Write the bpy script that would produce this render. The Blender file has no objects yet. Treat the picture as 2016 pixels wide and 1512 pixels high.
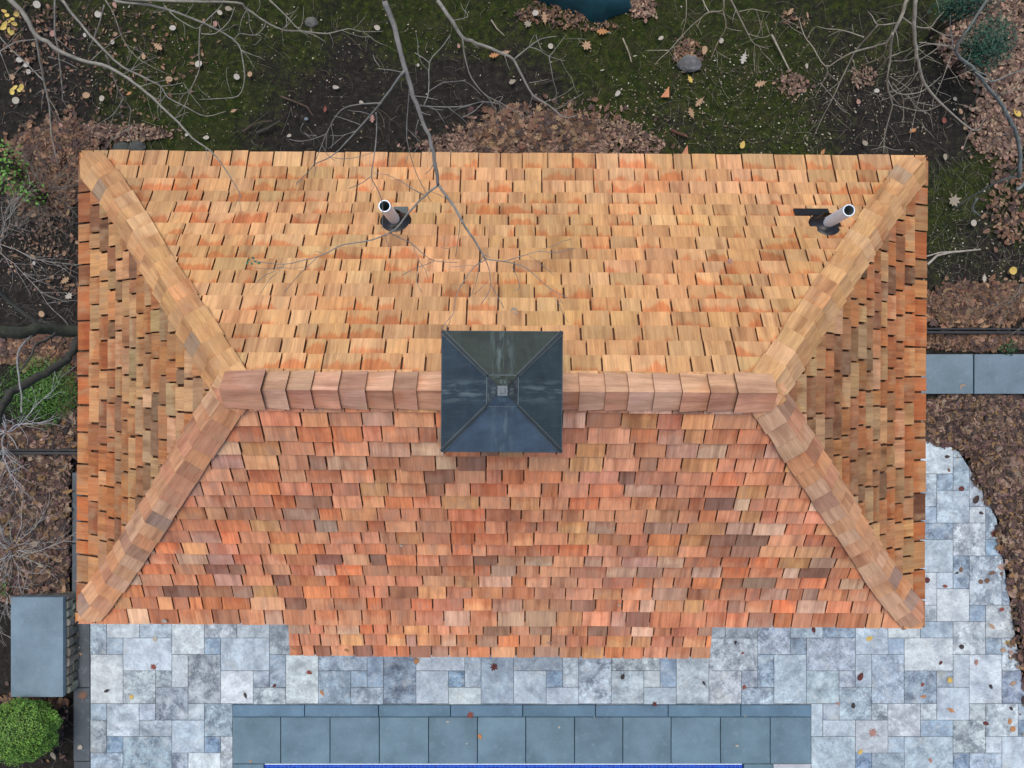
import bpy, math, random
from mathutils import Vector, Matrix, noise
R = math.radians
rnd = random.Random(7)

# ------------------------------------------------------------------ camera, sky, sun, exposure
H = 8.9
FPX = 1398.0
scene = bpy.context.scene
cam_d = bpy.data.cameras.new("camera"); cam = bpy.data.objects.new("camera", cam_d)
scene.collection.objects.link(cam); scene.camera = cam
cam.location = (0, 0, H); cam.rotation_euler = (0, 0, 0)
cam_d.sensor_width = 36.0; cam_d.lens = 36.0 * FPX / 2016.0
cam_d.clip_start = 0.05; cam_d.clip_end = 500
world = bpy.data.worlds.new("World"); scene.world = world; world.use_nodes = True
wn = world.node_tree; wn.nodes.clear()
sky = wn.nodes.new('ShaderNodeTexSky'); sky.sky_type = 'NISHITA'; sky.sun_disc = False
sky.sun_elevation = R(74); sky.sun_rotation = R(340); sky.air_density = 0.8; sky.dust_density = 4.0; sky.ozone_density = 1.0
bg = wn.nodes.new('ShaderNodeBackground'); bg.inputs['Strength'].default_value = 0.13
wo = wn.nodes.new('ShaderNodeOutputWorld')
wn.links.new(sky.outputs[0], bg.inputs[0]); wn.links.new(bg.outputs[0], wo.inputs[0])
sl = bpy.data.lights.new("sun", 'SUN'); sun = bpy.data.objects.new("sun", sl); scene.collection.objects.link(sun)
sl.energy = 1.3; sl.angle = R(40); sl.color = (1.0, 0.95, 0.88)
az = R(340); el = R(74)
sdir = Vector((math.sin(az) * math.cos(el), math.cos(az) * math.cos(el), math.sin(el)))
sun.rotation_euler = sdir.to_track_quat('Z', 'Y').to_euler(); sun.location = (0, -5, 12)
scene.render.engine = 'CYCLES'
vs = scene.view_settings; vs.view_transform = 'Standard'; vs.look = 'None'; vs.gamma = 1; vs.exposure = 0.25
scene.render.resolution_x = 1024; scene.render.resolution_y = 768

C = scene.collection
def px(x, y, D):
    return Vector(((x - 1008) / FPX * D, (756 - y) / FPX * D, H - D))
def g(x, y, z=0.0):
    return px(x, y, H - z)

# ------------------------------------------------------------------ helpers
class MB:
    def __init__(s): s.v = []; s.f = []; s.c = []; s.uv = []; s.mi = []
    def face(s, idx, col=(1, 1, 1), uv=None, mi=0):
        s.f.append(tuple(idx)); s.c.append(col); s.uv.append(uv or [(0, 0)] * len(idx)); s.mi.append(mi)
    def poly(s, pts, col=(1, 1, 1), uv=None, mi=0):
        n = len(s.v); s.v.extend([tuple(p) for p in pts]); s.face(range(n, n + len(pts)), col, uv, mi)
    def prism(s, bot, top, col, side=None, uv=None, nobot=False):
        side = side or col; n = len(bot); b = len(s.v)
        s.v.extend([tuple(p) for p in bot]); s.v.extend([tuple(p) for p in top])
        s.face(range(b + n, b + 2 * n), col, uv)
        if not nobot: s.face(range(b + n - 1, b - 1, -1), side)
        for i in range(n):
            j = (i + 1) % n
            k = [uv[i], uv[j], uv[j], uv[i]] if uv else None
            s.face((b + i, b + j, b + n + j, b + n + i), side, k)
    def box(s, x0, x1, y0, y1, z0, z1, col=(1, 1, 1), uvo=(0, 0)):
        P = [(x0, y0), (x1, y0), (x1, y1), (x0, y1)]
        s.prism([(a, b, z0) for a, b in P], [(a, b, z1) for a, b in P], col, uv=[(a + uvo[0], b + uvo[1]) for a, b in P])
    def tube(s, pts, rad, n=6, col=(1, 1, 1), cap=True, wob=0.0):
        pts = [Vector(p) for p in pts]; b0 = len(s.v); m = len(pts); prev = None; L = 0
        for i, p in enumerate(pts):
            d = (pts[min(i + 1, m - 1)] - pts[max(i - 1, 0)])
            if d.length < 1e-9: d = Vector((0, 0, 1))
            d.normalize()
            a = prev if prev is not None else (Vector((0, 0, 1)) if abs(d.z) < .9 else Vector((1, 0, 0)))
            a = (a - d * a.dot(d)); a.normalize(); prev = a; b = d.cross(a)
            r = rad[i] if isinstance(rad, (list, tuple)) else rad
            for k in range(n):
                t = 2 * math.pi * k / n; rr = r * (1 + wob * rnd.uniform(-1, 1))
                s.v.append(tuple(p + a * math.cos(t) * rr + b * math.sin(t) * rr))
        for i in range(m - 1):
            for k in range(n):
                q = (k + 1) % n; s.face((b0 + i * n + k, b0 + i * n + q, b0 + (i + 1) * n + q, b0 + (i + 1) * n + k), col)
        if cap:
            s.face([b0 + k for k in range(n)][::-1], col); s.face([b0 + (m - 1) * n + k for k in range(n)], col)
    def build(s, name, mat, parent=None, smooth=False):
        me = bpy.data.meshes.new(name); me.from_pydata(s.v, [], s.f)
        ca = me.color_attributes.new('tint', 'FLOAT_COLOR', 'CORNER'); buf = []
        for f, c in zip(s.f, s.c): buf.extend((c[0], c[1], c[2], c[3] if len(c) > 3 else 1.0) * len(f))
        ca.data.foreach_set('color', buf)
        uv = me.uv_layers.new(name='UVMap'); ub = []
        for u in s.uv:
            for q in u: ub.extend(q)
        uv.data.foreach_set('uv', ub)
        for m in (mat if isinstance(mat, list) else [mat]): me.materials.append(m)
        if any(s.mi): me.polygons.foreach_set('material_index', s.mi)
        if smooth: me.polygons.foreach_set('use_smooth', [True] * len(s.f))
        me.update()
        o = bpy.data.objects.new(name, me); C.objects.link(o)
        if parent is not None: o.parent = parent
        return o
def tag(o, label=None, cat=None, group=None, kind=None):
    if label: o['label'] = label
    if cat: o['category'] = cat
    if group: o['group'] = group
    if kind: o['kind'] = kind
    return o
def empty(name, loc, rz=0):
    o = bpy.data.objects.new(name, None); C.objects.link(o); o.location = loc; o.rotation_euler = (0, 0, rz); o.empty_display_size = .2
    return o
def clip(poly, a, b, c):
    """keep a*x+b*y<=c"""
    out = []
    for i in range(len(poly)):
        p = poly[i]; q = poly[(i + 1) % len(poly)]
        dp = a * p[0] + b * p[1] - c; dq = a * q[0] + b * q[1] - c
        if dp <= 0: out.append(p)
        if (dp < 0 < dq) or (dq < 0 < dp):
            t = dp / (dp - dq); out.append((p[0] + t * (q[0] - p[0]), p[1] + t * (q[1] - p[1])))
    return out
def jit(c, a, r=rnd):
    k = 1 + r.uniform(-a, a); return tuple(max(.003, x * k * (1 + r.uniform(-a, a) * .25)) for x in c)

# ------------------------------------------------------------------ materials
def mat(name):
    m = bpy.data.materials.new(name); m.use_nodes = True; nt = m.node_tree; b = nt.nodes['Principled BSDF']
    return m, nt, b
def N(nt, t, **k):
    n = nt.nodes.new(t)
    for a, v in k.items(): setattr(n, a, v)
    return n
def ramp(nt, fac, stops):
    r = N(nt, 'ShaderNodeValToRGB'); e = r.color_ramp.elements
    while len(e) < len(stops): e.new(.5)
    for i, (p, c) in enumerate(stops):
        e[i].position = p; e[i].color = (*c, 1) if len(c) == 3 else c
    nt.links.new(fac, r.inputs[0]); return r.outputs[0]
def noise_n(nt, vec, scale, detail=4, rough=.55, dim='3D'):
    n = N(nt, 'ShaderNodeTexNoise'); n.inputs['Scale'].default_value = scale; n.inputs['Detail'].default_value = detail
    n.inputs['Roughness'].default_value = rough; nt.links.new(vec, n.inputs['Vector']); return n.outputs['Fac']
def mapping(nt, vec, sc=(1, 1, 1), loc=(0, 0, 0)):
    m = N(nt, 'ShaderNodeMapping'); m.inputs['Scale'].default_value = sc; m.inputs['Location'].default_value = loc
    nt.links.new(vec, m.inputs[0]); return m.outputs[0]
def mix(nt, fac, a, b, mode='MIX'):
    m = N(nt, 'ShaderNodeMix', data_type='RGBA', blend_type=mode)
    for inp, v in ((m.inputs[0], fac), (m.inputs[6], a), (m.inputs[7], b)):
        if isinstance(v, (int, float)): inp.default_value = v
        elif isinstance(v, tuple): inp.default_value = (*v, 1)
        else: nt.links.new(v, inp)
    return m.outputs[2]
def mth(nt, op, a, b=0.0, c=None):
    m = N(nt, 'ShaderNodeMath', operation=op)
    for inp, v in zip(m.inputs, (a, b, c)):
        if v is None: continue
        if isinstance(v, (int, float)): inp.default_value = v
        else: nt.links.new(v, inp)
    return m.outputs[0]
def bump(nt, b, h, st=.3, dist=.01):
    n = N(nt, 'ShaderNodeBump'); n.inputs['Strength'].default_value = st; n.inputs['Distance'].default_value = dist
    nt.links.new(h, n.inputs['Height']); nt.links.new(n.outputs[0], b.inputs['Normal'])
def attr(nt, name='tint'):
    return N(nt, 'ShaderNodeAttribute', attribute_name=name).outputs['Color']

def shingle_mat(name, stain, stain_amt, grey=(.36, .27, .19), spread=.5, weather=.5, tone=(1, 1, 1)):
    # UV: u metres across + random offset, v metres up from the butt + random offset*10 ; grain runs along v
    m, nt, b = mat(name); tint = attr(nt); uv = N(nt, 'ShaderNodeUVMap').outputs[0]
    g1 = noise_n(nt, mapping(nt, uv, (95, 5, 1)), 1, 5, .65)
    g2 = noise_n(nt, mapping(nt, uv, (260, 12, 1)), 1, 2, .6)
    blot = noise_n(nt, mapping(nt, uv, (11, 5, 1)), 1, 3, .5)
    col = mix(nt, 1.0, tint, ramp(nt, g1, [(.25, (.78, .74, .70)), (.5, (1, 1, 1)), (.75, (1.12, 1.10, 1.06))]), 'MULTIPLY')
    col = mix(nt, 1.0, col, ramp(nt, g2, [(.3, (.86, .84, .82)), (.7, (1.08, 1.08, 1.08))]), 'MULTIPLY')
    st2 = noise_n(nt, mapping(nt, uv, (9, .8, 1)), 1, 3, .6); st3 = noise_n(nt, mapping(nt, uv, (30, 1.2, 1)), 1, 3, .6)
    col = mix(nt, 1.0, col, ramp(nt, st2, [(.32, (.66, .60, .57)), (.48, (1, 1, 1)), (.66, (1.14, 1.14, 1.12))]), 'MULTIPLY')
    col = mix(nt, 1.0, col, ramp(nt, st3, [(.34, (.84, .80, .78)), (.55, (1.03, 1.03, 1.03)), (.72, (1.12, 1.14, 1.15))]), 'MULTIPLY')
    obj = N(nt, 'ShaderNodeTexCoord').outputs['Object']; wx_ = noise_n(nt, obj, 3.4, 3, .6)
    col = mix(nt, mth(nt, 'MULTIPLY', ramp(nt, wx_, [(.52, (0, 0, 0)), (.68, (1, 1, 1))]), weather), col, (.72, .64, .62), 'MULTIPLY')
    # broad tonal patches within a shingle (sap wood, weathering)
    col = mix(nt, mth(nt, 'MULTIPLY', ramp(nt, blot, [(.50, (0, 0, 0)), (.72, (1, 1, 1))]), spread), col, grey)
    # tannin stain creeping from under the next course: vattr gives 0 at butt, 1 at lap
    sv = N(nt, 'ShaderNodeAttribute', attribute_name='lap').outputs['Fac']
    rag = noise_n(nt, mapping(nt, uv, (60, 3, 1)), 1, 3, .7)
    rb = noise_n(nt, mapping(nt, uv, (7, 1.5, 1)), 1, 2, .5)
    th = mth(nt, 'ADD', mth(nt, 'MULTIPLY', rag, .55), mth(nt, 'MULTIPLY', rb, 1.2))
    oo = N(nt, 'ShaderNodeTexCoord').outputs['Object']; zone = noise_n(nt, oo, 1.1, 3, .6)
    s = mth(nt, 'ADD', mth(nt, 'ADD', mth(nt, 'MULTIPLY', sv, .55), th), mth(nt, 'MULTIPLY', mth(nt, 'SUBTRACT', zone, .5), .9))
    sf = mth(nt, 'MULTIPLY', ramp(nt, mth(nt, 'SUBTRACT', s, .75), [(.46, (0, 0, 0)), (.60, (1, 1, 1))]), stain_amt)
    col = mix(nt, sf, col, stain, 'MULTIPLY')
    col = mix(nt, 1.0, col, tone, 'MULTIPLY')
    nt.links.new(col, b.inputs['Base Color']); b.inputs['Roughness'].default_value = .78
    bump(nt, b, g1, .35, .003)
    return m

M = {}
M['sh_N'] = shingle_mat('cedar_north', (.90, .52, .36), .8, (.42, .31, .19), .4, .5, (.98, .89, .79))
M['sh_S'] = shingle_mat('cedar_south', (.85, .62, .52), .6, (.34, .23, .18), .5, .75, (1.06, .96, .89))
M['sh_E'] = shingle_mat('cedar_ends', (.80, .50, .36), .6, (.40, .28, .17), .65, .6, (.93, .88, .80))
M['sh_C'] = shingle_mat('cedar_caps', (.85, .66, .52), .5, (.44, .31, .20), .45, .6, (.98, .90, .82))

def plain(name, col, rough=.8, var=.25, sc=6, bscale=60, bst=.2, metal=0, usetint=False):
    m, nt, b = mat(name); tc = N(nt, 'ShaderNodeTexCoord').outputs['Object']
    n1 = noise_n(nt, tc, sc, 5, .6); n2 = noise_n(nt, tc, bscale, 3, .6)
    base = attr(nt) if usetint else col
    c = mix(nt, 1.0, base, ramp(nt, n1, [(.3, (1 - var,) * 3), (.7, (1 + var,) * 3)]), 'MULTIPLY')
    nt.links.new(c, b.inputs['Base Color']); b.inputs['Roughness'].default_value = rough; b.inputs['Metallic'].default_value = metal
    bump(nt, b, n2, bst, .004); return m
M['under'] = plain('dark_underlay', (.085, .036, .017), .9)  # shade between shingles is put into this dark brown
M['trim'] = plain('painted_trim', (.32, .31, .29), .6, .08)
M['wall'] = plain('painted_boards', (.50, .49, .46), .7, .08)
M['door'] = plain('door_paint', (.08, .09, .10), .45, .05)
M['glass'] = plain('window_glass', (.03, .04, .05), .06, 0)
M['pvc'] = plain('white_pvc', (.72, .86, 1.0), .35, .06, 14, 40, .05)
M['pvc_in'] = plain('pipe_inside', (.20, .24, .23), .7, .2)
M['rubber'] = plain('black_rubber', (.012, .013, .017), .38, .3, 20)
M['lead'] = plain('grey_flashing', (.10, .12, .12), .5, .3, 12)
M['bark'] = plain('grey_bark', None, .9, .35, 22, 160, .5, usetint=True)
M['leaf'] = plain('dry_leaf', None, .75, .22, 30, 150, .25, usetint=True)
M['green'] = plain('green_leaf', None, .6, .25, 9, 90, .1, usetint=True)
M['stone'] = plain('rough_stone', None, .9, .4, 8, 45, .8, usetint=True)
M['steel'] = plain('dark_edging', (.018, .021, .026), .5, .3, 10)

def cupola_mat():
    m, nt, b = mat('patinated_copper'); tc = N(nt, 'ShaderNodeTexCoord').outputs['Object']
    uv = N(nt, 'ShaderNodeUVMap').outputs[0]; tint = attr(nt)
    n1 = noise_n(nt, tc, 7, 5, .6); st = noise_n(nt, mapping(nt, uv, (34, 2.5, 1)), 1, 4, .65)
    c = mix(nt, 1, tint, ramp(nt, n1, [(.3, (.75, .75, .75)), (.7, (1.3, 1.3, 1.3))]), 'MULTIPLY')
    c = mix(nt, mth(nt, 'MULTIPLY', ramp(nt, st, [(.54, (0, 0, 0)), (.75, (1, 1, 1))]), .28), c, (.15, .20, .20))
    # verdigris runs down the middle of each face, u=0 is the centre line
    sx = N(nt, 'ShaderNodeSeparateXYZ'); nt.links.new(uv, sx.inputs[0])
    au = mth(nt, 'ABSOLUTE', sx.outputs[0])
    wv = noise_n(nt, mapping(nt, uv, (30, 3, 1), (3, 1, 0)), 1, 4, .7)
    cen = mth(nt, 'MULTIPLY', ramp(nt, au, [(.0, (1, 1, 1)), (.085, (0, 0, 0))]), ramp(nt, wv, [(.48, (0, 0, 0)), (.60, (1, 1, 1))]))
    c = mix(nt, mth(nt, 'MULTIPLY', cen, .55), c, (.24, .33, .34))
    sp = N(nt, 'ShaderNodeTexVoronoi'); sp.inputs['Scale'].default_value = 26; nt.links.new(tc, sp.inputs['Vector'])
    spots = ramp(nt, sp.outputs['Distance'], [(.05, (1, 1, 1)), (.10, (0, 0, 0))])
    c = mix(nt, mth(nt, 'MULTIPLY', spots, .25), c, (.3, .36, .36))
    nt.links.new(c, b.inputs['Base Color']); b.inputs['Roughness'].default_value = .5; b.inputs['Metallic'].default_value = .25
    bump(nt, b, n1, .15, .01); return m
M['copper'] = cupola_mat()

def stone_mat():
    m, nt, b = mat('silver_travertine'); tint = attr(nt); uv = N(nt, 'ShaderNodeUVMap').outputs[0]
    w = noise_n(nt, uv, 3.2, 3, .5)
    wv = mix(nt, .35, uv, N(nt, 'ShaderNodeTexNoise').outputs['Color'])
    n1 = noise_n(nt, mapping(nt, uv, (4.6, 6.0, 1)), 1, 10, .74); n2 = noise_n(nt, uv, 34, 8, .82)
    c = mix(nt, 1, tint, ramp(nt, n1, [(.32, (.46, .48, .52)), (.45, (.80, .81, .84)), (.56, (1.12, 1.13, 1.13)), (.75, (1.40, 1.39, 1.36))]), 'MULTIPLY')
    c = mix(nt, 1, c, ramp(nt, n2, [(.36, (.50, .52, .57)), (.46, (.96, .97, 1)), (.6, (1.14, 1.14, 1.13))]), 'MULTIPLY')
    # veins
    wt = N(nt, 'ShaderNodeTexWave', wave_type='BANDS', bands_direction='DIAGONAL'); wt.inputs['Scale'].default_value = 1.3
    wt.inputs['Distortion'].default_value = 16; wt.inputs['Detail'].default_value = 5; wt.inputs['Detail Scale'].default_value = 1.8
    nt.links.new(uv, wt.inputs['Vector'])
    vein = ramp(nt, wt.outputs['Fac'], [(.0, (1, 1, 1)), (.10, (0, 0, 0))])
    c = mix(nt, mth(nt, 'MULTIPLY', vein, .28), c, (.20, .23, .28))
    vein2 = ramp(nt, wt.outputs['Fac'], [(.93, (0, 0, 0)), (1.0, (1, 1, 1))])
    c = mix(nt, mth(nt, 'MULTIPLY', mth(nt, 'MULTIPLY', vein2, ramp(nt, n1, [(.5, (0, 0, 0)), (.6, (1, 1, 1))])), .12), c, (.7, .74, .76))
    pit = noise_n(nt, uv, 46, 6, .75)
    big = noise_n(nt, uv, 3.0, 2, .5)
    pf = mth(nt, 'MULTIPLY', ramp(nt, pit, [(.60, (0, 0, 0)), (.68, (1, 1, 1))]), ramp(nt, big, [(.42, (0, 0, 0)), (.6, (1, 1, 1))]))
    c = mix(nt, mth(nt, 'MULTIPLY', pf, .8), c, (.10, .11, .13))
    tv = N(nt, 'ShaderNodeAttribute', attribute_name='tint').outputs['Alpha']
    sp1 = noise_n(nt, uv, 16, 9, .85); sp2 = noise_n(nt, uv, 5, 6, .75)
    mf = mth(nt, 'MULTIPLY', ramp(nt, mth(nt, 'ADD', sp1, mth(nt, 'MULTIPLY', mth(nt, 'SUBTRACT', sp2, .5), .9)), [(.45, (0, 0, 0)), (.58, (1, 1, 1))]), tv)
    c = mix(nt, mth(nt, 'MULTIPLY', mf, .9), c, (.34, .36, .40), 'MULTIPLY')
    c = mix(nt, mth(nt, 'SUBTRACT', .22, mth(nt, 'MULTIPLY', tv, .22)), c, (.66, .70, .70))
    hl = noise_n(nt, uv, 8, 7, .7); c = mix(nt, mth(nt, 'MULTIPLY', ramp(nt, hl, [(.52, (0, 0, 0)), (.66, (1, 1, 1))]), .45), c, (.66, .70, .71))
    tan_ = noise_n(nt, uv, 2.9, 3, .5)
    c = mix(nt, mth(nt, 'MULTIPLY', ramp(nt, tan_, [(.62, (0, 0, 0)), (.75, (1, 1, 1))]), .35), c, (.44, .42, .34))
    cloud = noise_n(nt, uv, 2.3, 4, .6)
    c = mix(nt, mth(nt, 'MULTIPLY', ramp(nt, cloud, [(.54, (0, 0, 0)), (.70, (1, 1, 1))]), .65), c, (.50, .54, .60), 'MULTIPLY')
    c = mix(nt, 1.0, c, (1.06, 1.11, 1.12), 'MULTIPLY')
    nt.links.new(c, b.inputs['Base Color']); b.inputs['Roughness'].default_value = .7
    bump(nt, b, n2, .25, .004); return m
M['trav'] = stone_mat()

def blue_mat():
    m, nt, b = mat('bluestone'); tint = attr(nt); uv = N(nt, 'ShaderNodeUVMap').outputs[0]
    n1 = noise_n(nt, uv, 2.2, 6, .6); n2 = noise_n(nt, uv, 70, 4, .6); n3 = noise_n(nt, uv, 9, 6, .7)
    c = mix(nt, 1, tint, ramp(nt, n1, [(.3, (.70, .74, .74)), (.7, (1.26, 1.24, 1.22))]), 'MULTIPLY')
    c = mix(nt, 1, c, ramp(nt, n2, [(.3, (.90, .90, .90)), (.7, (1.10, 1.10, 1.10))]), 'MULTIPLY')
    c = mix(nt, mth(nt, 'MULTIPLY', ramp(nt, n3, [(.55, (0, 0, 0)), (.75, (1, 1, 1))]), .40), c, (.24, .34, .39))
    nt.links.new(c, b.inputs['Base Color']); b.inputs['Roughness'].default_value = .6
    bump(nt, b, n2, .12, .002); return m
M['blue'] = blue_mat()

def ground_mat():
    m, nt, b = mat('moss_and_soil'); tc = N(nt, 'ShaderNodeTexCoord').outputs['Object']
    mask = N(nt, 'ShaderNodeAttribute', attribute_name='tint').outputs['Color']
    sx = N(nt, 'ShaderNodeSeparateColor'); nt.links.new(mask, sx.inputs[0])
    n1 = noise_n(nt, tc, 1.6, 6, .62); n2 = noise_n(nt, tc, 14, 6, .7); n3 = noise_n(nt, tc, 90, 4, .7); n4 = noise_n(nt, tc, 5, 5, .6)
    soil = ramp(nt, n2, [(.3, (.010, .009, .008)), (.55, (.026, .024, .021)), (.75, (.055, .048, .040))])
    moss = ramp(nt, n2, [(.28, (.007, .011, .003)), (.5, (.021, .034, .007)), (.72, (.068, .084, .014))])
    moss = mix(nt, mth(nt, 'MULTIPLY', ramp(nt, n4, [(.45, (0, 0, 0)), (.7, (1, 1, 1))]), .6), moss, (.05, .045, .022))
    f = mth(nt, 'ADD', mth(nt, 'ADD', sx.outputs[0], mth(nt, 'MULTIPLY', mth(nt, 'SUBTRACT', n1, .5), 1.6)), mth(nt, 'MULTIPLY', mth(nt, 'SUBTRACT', n2, .5), 2.0))
    c = mix(nt, ramp(nt, f, [(.25, (0, 0, 0)), (.80, (1, 1, 1))]), soil, moss)
    c = mix(nt, 1, c, ramp(nt, n3, [(.3, (.55, .55, .55)), (.7, (1.5, 1.5, 1.5))]), 'MULTIPLY')
    nt.links.new(c, b.inputs['Base Color']); b.inputs['Roughness'].default_value = .95; b.inputs['Specular IOR Level'].default_value = .2
    bump(nt, b, n3, .8, .02); return m
M['ground'] = ground_mat()

def mosaic_mat():
    m, nt, b = mat('blue_mosaic'); tc = N(nt, 'ShaderNodeTexCoord').outputs['Object']
    br = N(nt, 'ShaderNodeTexBrick'); br.offset = 0; br.inputs['Scale'].default_value = 1
    br.inputs['Brick Width'].default_value = .052; br.inputs['Row Height'].default_value = .052; br.inputs['Mortar Size'].default_value = .0016
    br.inputs['Color1'].default_value = (.004, .035, .34, 1); br.inputs['Color2'].default_value = (.010, .075, .50, 1); br.inputs['Mortar'].default_value = (.10, .20, .5, 1)
    nt.links.new(tc, br.inputs['Vector']); nt.links.new(br.outputs[0], b.inputs['Base Color']); b.inputs['Roughness'].default_value = .15
    return m
M['mosaic'] = mosaic_mat()
def tarp_mat():
    m, nt, b = mat('teal_tarp'); tc = N(nt, 'ShaderNodeTexCoord').outputs['Object']
    n1 = noise_n(nt, tc, 4, 4, .6)
    nt.links.new(ramp(nt, n1, [(.3, (.003, .028, .042)), (.7, (.006, .062, .085))]), b.inputs['Base Color']); b.inputs['Roughness'].default_value = .42
    bump(nt, b, noise_n(nt, tc, 220, 1, .5), .08, .002); return m
M['tarp'] = tarp_mat()
def water_mat():
    m, nt, b = mat('pool_water'); b.inputs['Base Color'].default_value = (.55, .8, .95, 1); b.inputs['Transmission Weight'].default_value = 1
    b.inputs['IOR'].default_value = 1.33; b.inputs['Roughness'].default_value = .02
    tc = N(nt, 'ShaderNodeTexCoord').outputs['Object']; bump(nt, b, noise_n(nt, tc, 6, 2, .5), .1, .02); return m
M['water'] = water_mat()

# ------------------------------------------------------------------ the ground
SOIL = [  # px x, y, radius px, moss amount (negative = bare)
 (650,250,130,-.55),(820,215,130,-.6),(560,285,120,-.4),(700,110,80,-.35),(1000,170,110,-.55),(1090,190,70,-.4),(900,170,90,-.4),(520,120,55,-.5),
 (160,150,110,-.35),(60,250,120,-.7),(60,450,150,-1),(60,560,150,-1),(60,100,120,-.5),(60,1000,220,-1),(60,1400,160,-1),(1560,45,60,-.3),(1700,150,120,-.35),(1800,250,110,-.5),(1700,290,80,-.4),
 (1850,230,90,-.5),(1330,290,80,-.3),(1930,400,80,-.2),(1920,650,150,-1),(1920,850,150,-1),(1980,1000,160,-1),(2000,1250,100,-1),(1990,150,90,-.8),(90,180,80,-.3),
 (300,230,90,.35),(400,200,80,.3),(520,160,70,.3),(230,120,60,.2),(570,30,80,.35),(800,60,80,.3),(900,40,120,.3),(1150,120,100,.4),(1250,60,90,.3),(1400,180,120,.25),(1480,90,100,.3),(1560,130,60,.3),
 (1910,360,60,.5),(400,270,70,.35),(60,760,70,.4),(1240,250,70,.3)]
def mossv(X, Y):
    u = X / H * FPX + 1008; v = 756 - Y / H * FPX; m = .70
    for a, b, r, k in SOIL:
        d = ((u - a) ** 2 + (v - b) ** 2) / (r * r)
        if d < 4: m += k * math.exp(-d * 1.2)
    if v > 600: m -= .6
    return m
POOL = (g(520, 0).x, g(1462, 0).x, g(0, 1900).y, g(0, 1503).y)
PL, PT = g(178, 0).x, g(0, 860).y          # left edge of the paving
def gz(X, Y):
    if POOL[0] - .2 < X < POOL[1] + .5 and Y < POOL[3] + .2: return -1.5
    z = noise.noise(Vector((X * .9, Y * .9, 0))) * .05 + noise.noise(Vector((X * 4, Y * 4, 3))) * .02 + noise.noise(Vector((X * 14, Y * 14, 7))) * .008
    if X > -5.6 and Y < -.6 and X < 6.5: z = min(z, -.055) - .02
    elif abs(X) < 4.2 and abs(Y) < 2.6: z = min(z, -.05)
    return z - .02
def axis(a, b, st, far):
    r = [a - far, a - far * .4, a - far * .15, a - 1]
    x = a
    while x < b: r.append(x); x += st
    return r + [b, b + 1, b + far * .15, b + far * .4, b + far]
xs = axis(-7.2, 7.2, .06, 60); ys = axis(-5.6, 5.6, .06, 60)
gb = MB()
for y in ys:
    for x in xs: gb.v.append((x, y, gz(x, y)))
W = len(xs)
for j in range(len(ys) - 1):
    for i in range(W - 1):
        m = mossv((xs[i] + xs[i + 1]) / 2, (ys[j] + ys[j + 1]) / 2)
        gb.face((j * W + i, j * W + i + 1, (j + 1) * W + i + 1, (j + 1) * W + i), (m, m, m))
tag(gb.build('ground', M['ground'], smooth=True), 'dark soil and green moss around the small house', kind='structure')

# ------------------------------------------------------------------ the paving
CX, CY = .2040, .2058
x0p, y0p = PL, g(0, 1223.7).y
UNIT = [(5,0,2,2),(1,5,2,2),(3,0,2,1),(1,1,1,1),(2,1,3,2),(0,2,2,3),(2,3,2,2),(4,3,1,1),(5,2,1,2),(4,4,2,2),(3,5,1,1),(0,5,1,1)]
TR = random.Random(21)
PAL = [((.38,.45,.50),5),((.45,.51,.54),5),((.35,.42,.47),4),((.31,.38,.44),3),((.49,.53,.54),5),((.27,.34,.41),1),((.35,.39,.42),3)]
PALS = [((.22,.31,.41),4),((.30,.38,.45),3),((.36,.42,.47),4),((.44,.49,.51),4)]
def pick(pal, r): return r.choices([p[0] for p in pal], [p[1] for p in pal])[0]
CURVE = [(1822,868),(1862,874),(1888,890),(1908,922),(1938,975),(1962,1022),(1982,1080),(1996,1150),(2008,1250),(2020,1350),(2040,1512),(2070,1700)]
cop = (g(458,0).x, g(1597,0).x, g(0,1387).y)
pv = MB()
for I in range(-1, 11):
    for J in range(-3, 4):
        for (c, r, w, h) in UNIT:
            a0 = x0p + (I * 6 + c) * CX; a1 = a0 + w * CX
            b1 = y0p - (J * 6 + r) * CY; b0 = b1 - h * CY
            P = [(a0 + .0028, b0 + .0028), (a1 - .0028, b0 + .0028), (a1 - .0028, b1 - .0028), (a0 + .0028, b1 - .0028)]
            P = clip(P, -1, 0, -PL)
            PP = [P]
            if b0 < cop[2] and a1 > cop[0] and a0 < cop[1]:
                low = clip(P, 0, 1, cop[2] + .003)
                PP = [clip(P, 0, -1, -(cop[2] + .003)), clip(low, 1, 0, cop[0] - .003), clip(low, -1, 0, -(cop[1] + .003))]
            col = jit(pick(PALS if w * h <= 2 else PAL, TR), .10, TR)
            col = (*col, TR.choice([.2, .35, .5, .65, .8, .9, 1.0]))     # alpha: how mottled this stone is
            o = (TR.uniform(0, 80), TR.uniform(0, 80)); zt = TR.uniform(-.0015, .0015); ang = TR.uniform(0, 6.28); ca, sa = math.cos(ang), math.sin(ang)
            for P in PP:
                for q in range(len(CURVE) - 1):
                    if len(P) < 3: break
                    A = g(*CURVE[q]); B = g(*CURVE[q + 1]); d = B - A; n = Vector((-d.y, d.x))   # outward = right side
                    P = clip(P, n.x, n.y, n.x * A.x + n.y * A.y)
                if len(P) < 3: continue
                cx_ = sum(p[0] for p in P) / len(P); cy_ = sum(p[1] for p in P) / len(P)
                if cy_ > PT or cy_ < -6.2: continue
                if abs(cx_) < 3.1 and cy_ > -1.6: continue
                uv = [((p[0]) * ca - p[1] * sa + o[0], p[0] * sa + p[1] * ca + o[1]) for p in P]
                pv.prism([(p[0], p[1], -.03) for p in P], [(p[0], p[1], zt) for p in P], col, (.25, .26, .27), uv)
tag(pv.build('patio', M['trav']), kind='structure')
jb = MB(); xr = g(2060, 0).x
P = [(PL, -6.2), (xr, -6.2), (xr, PT), (PL, PT)]
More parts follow.
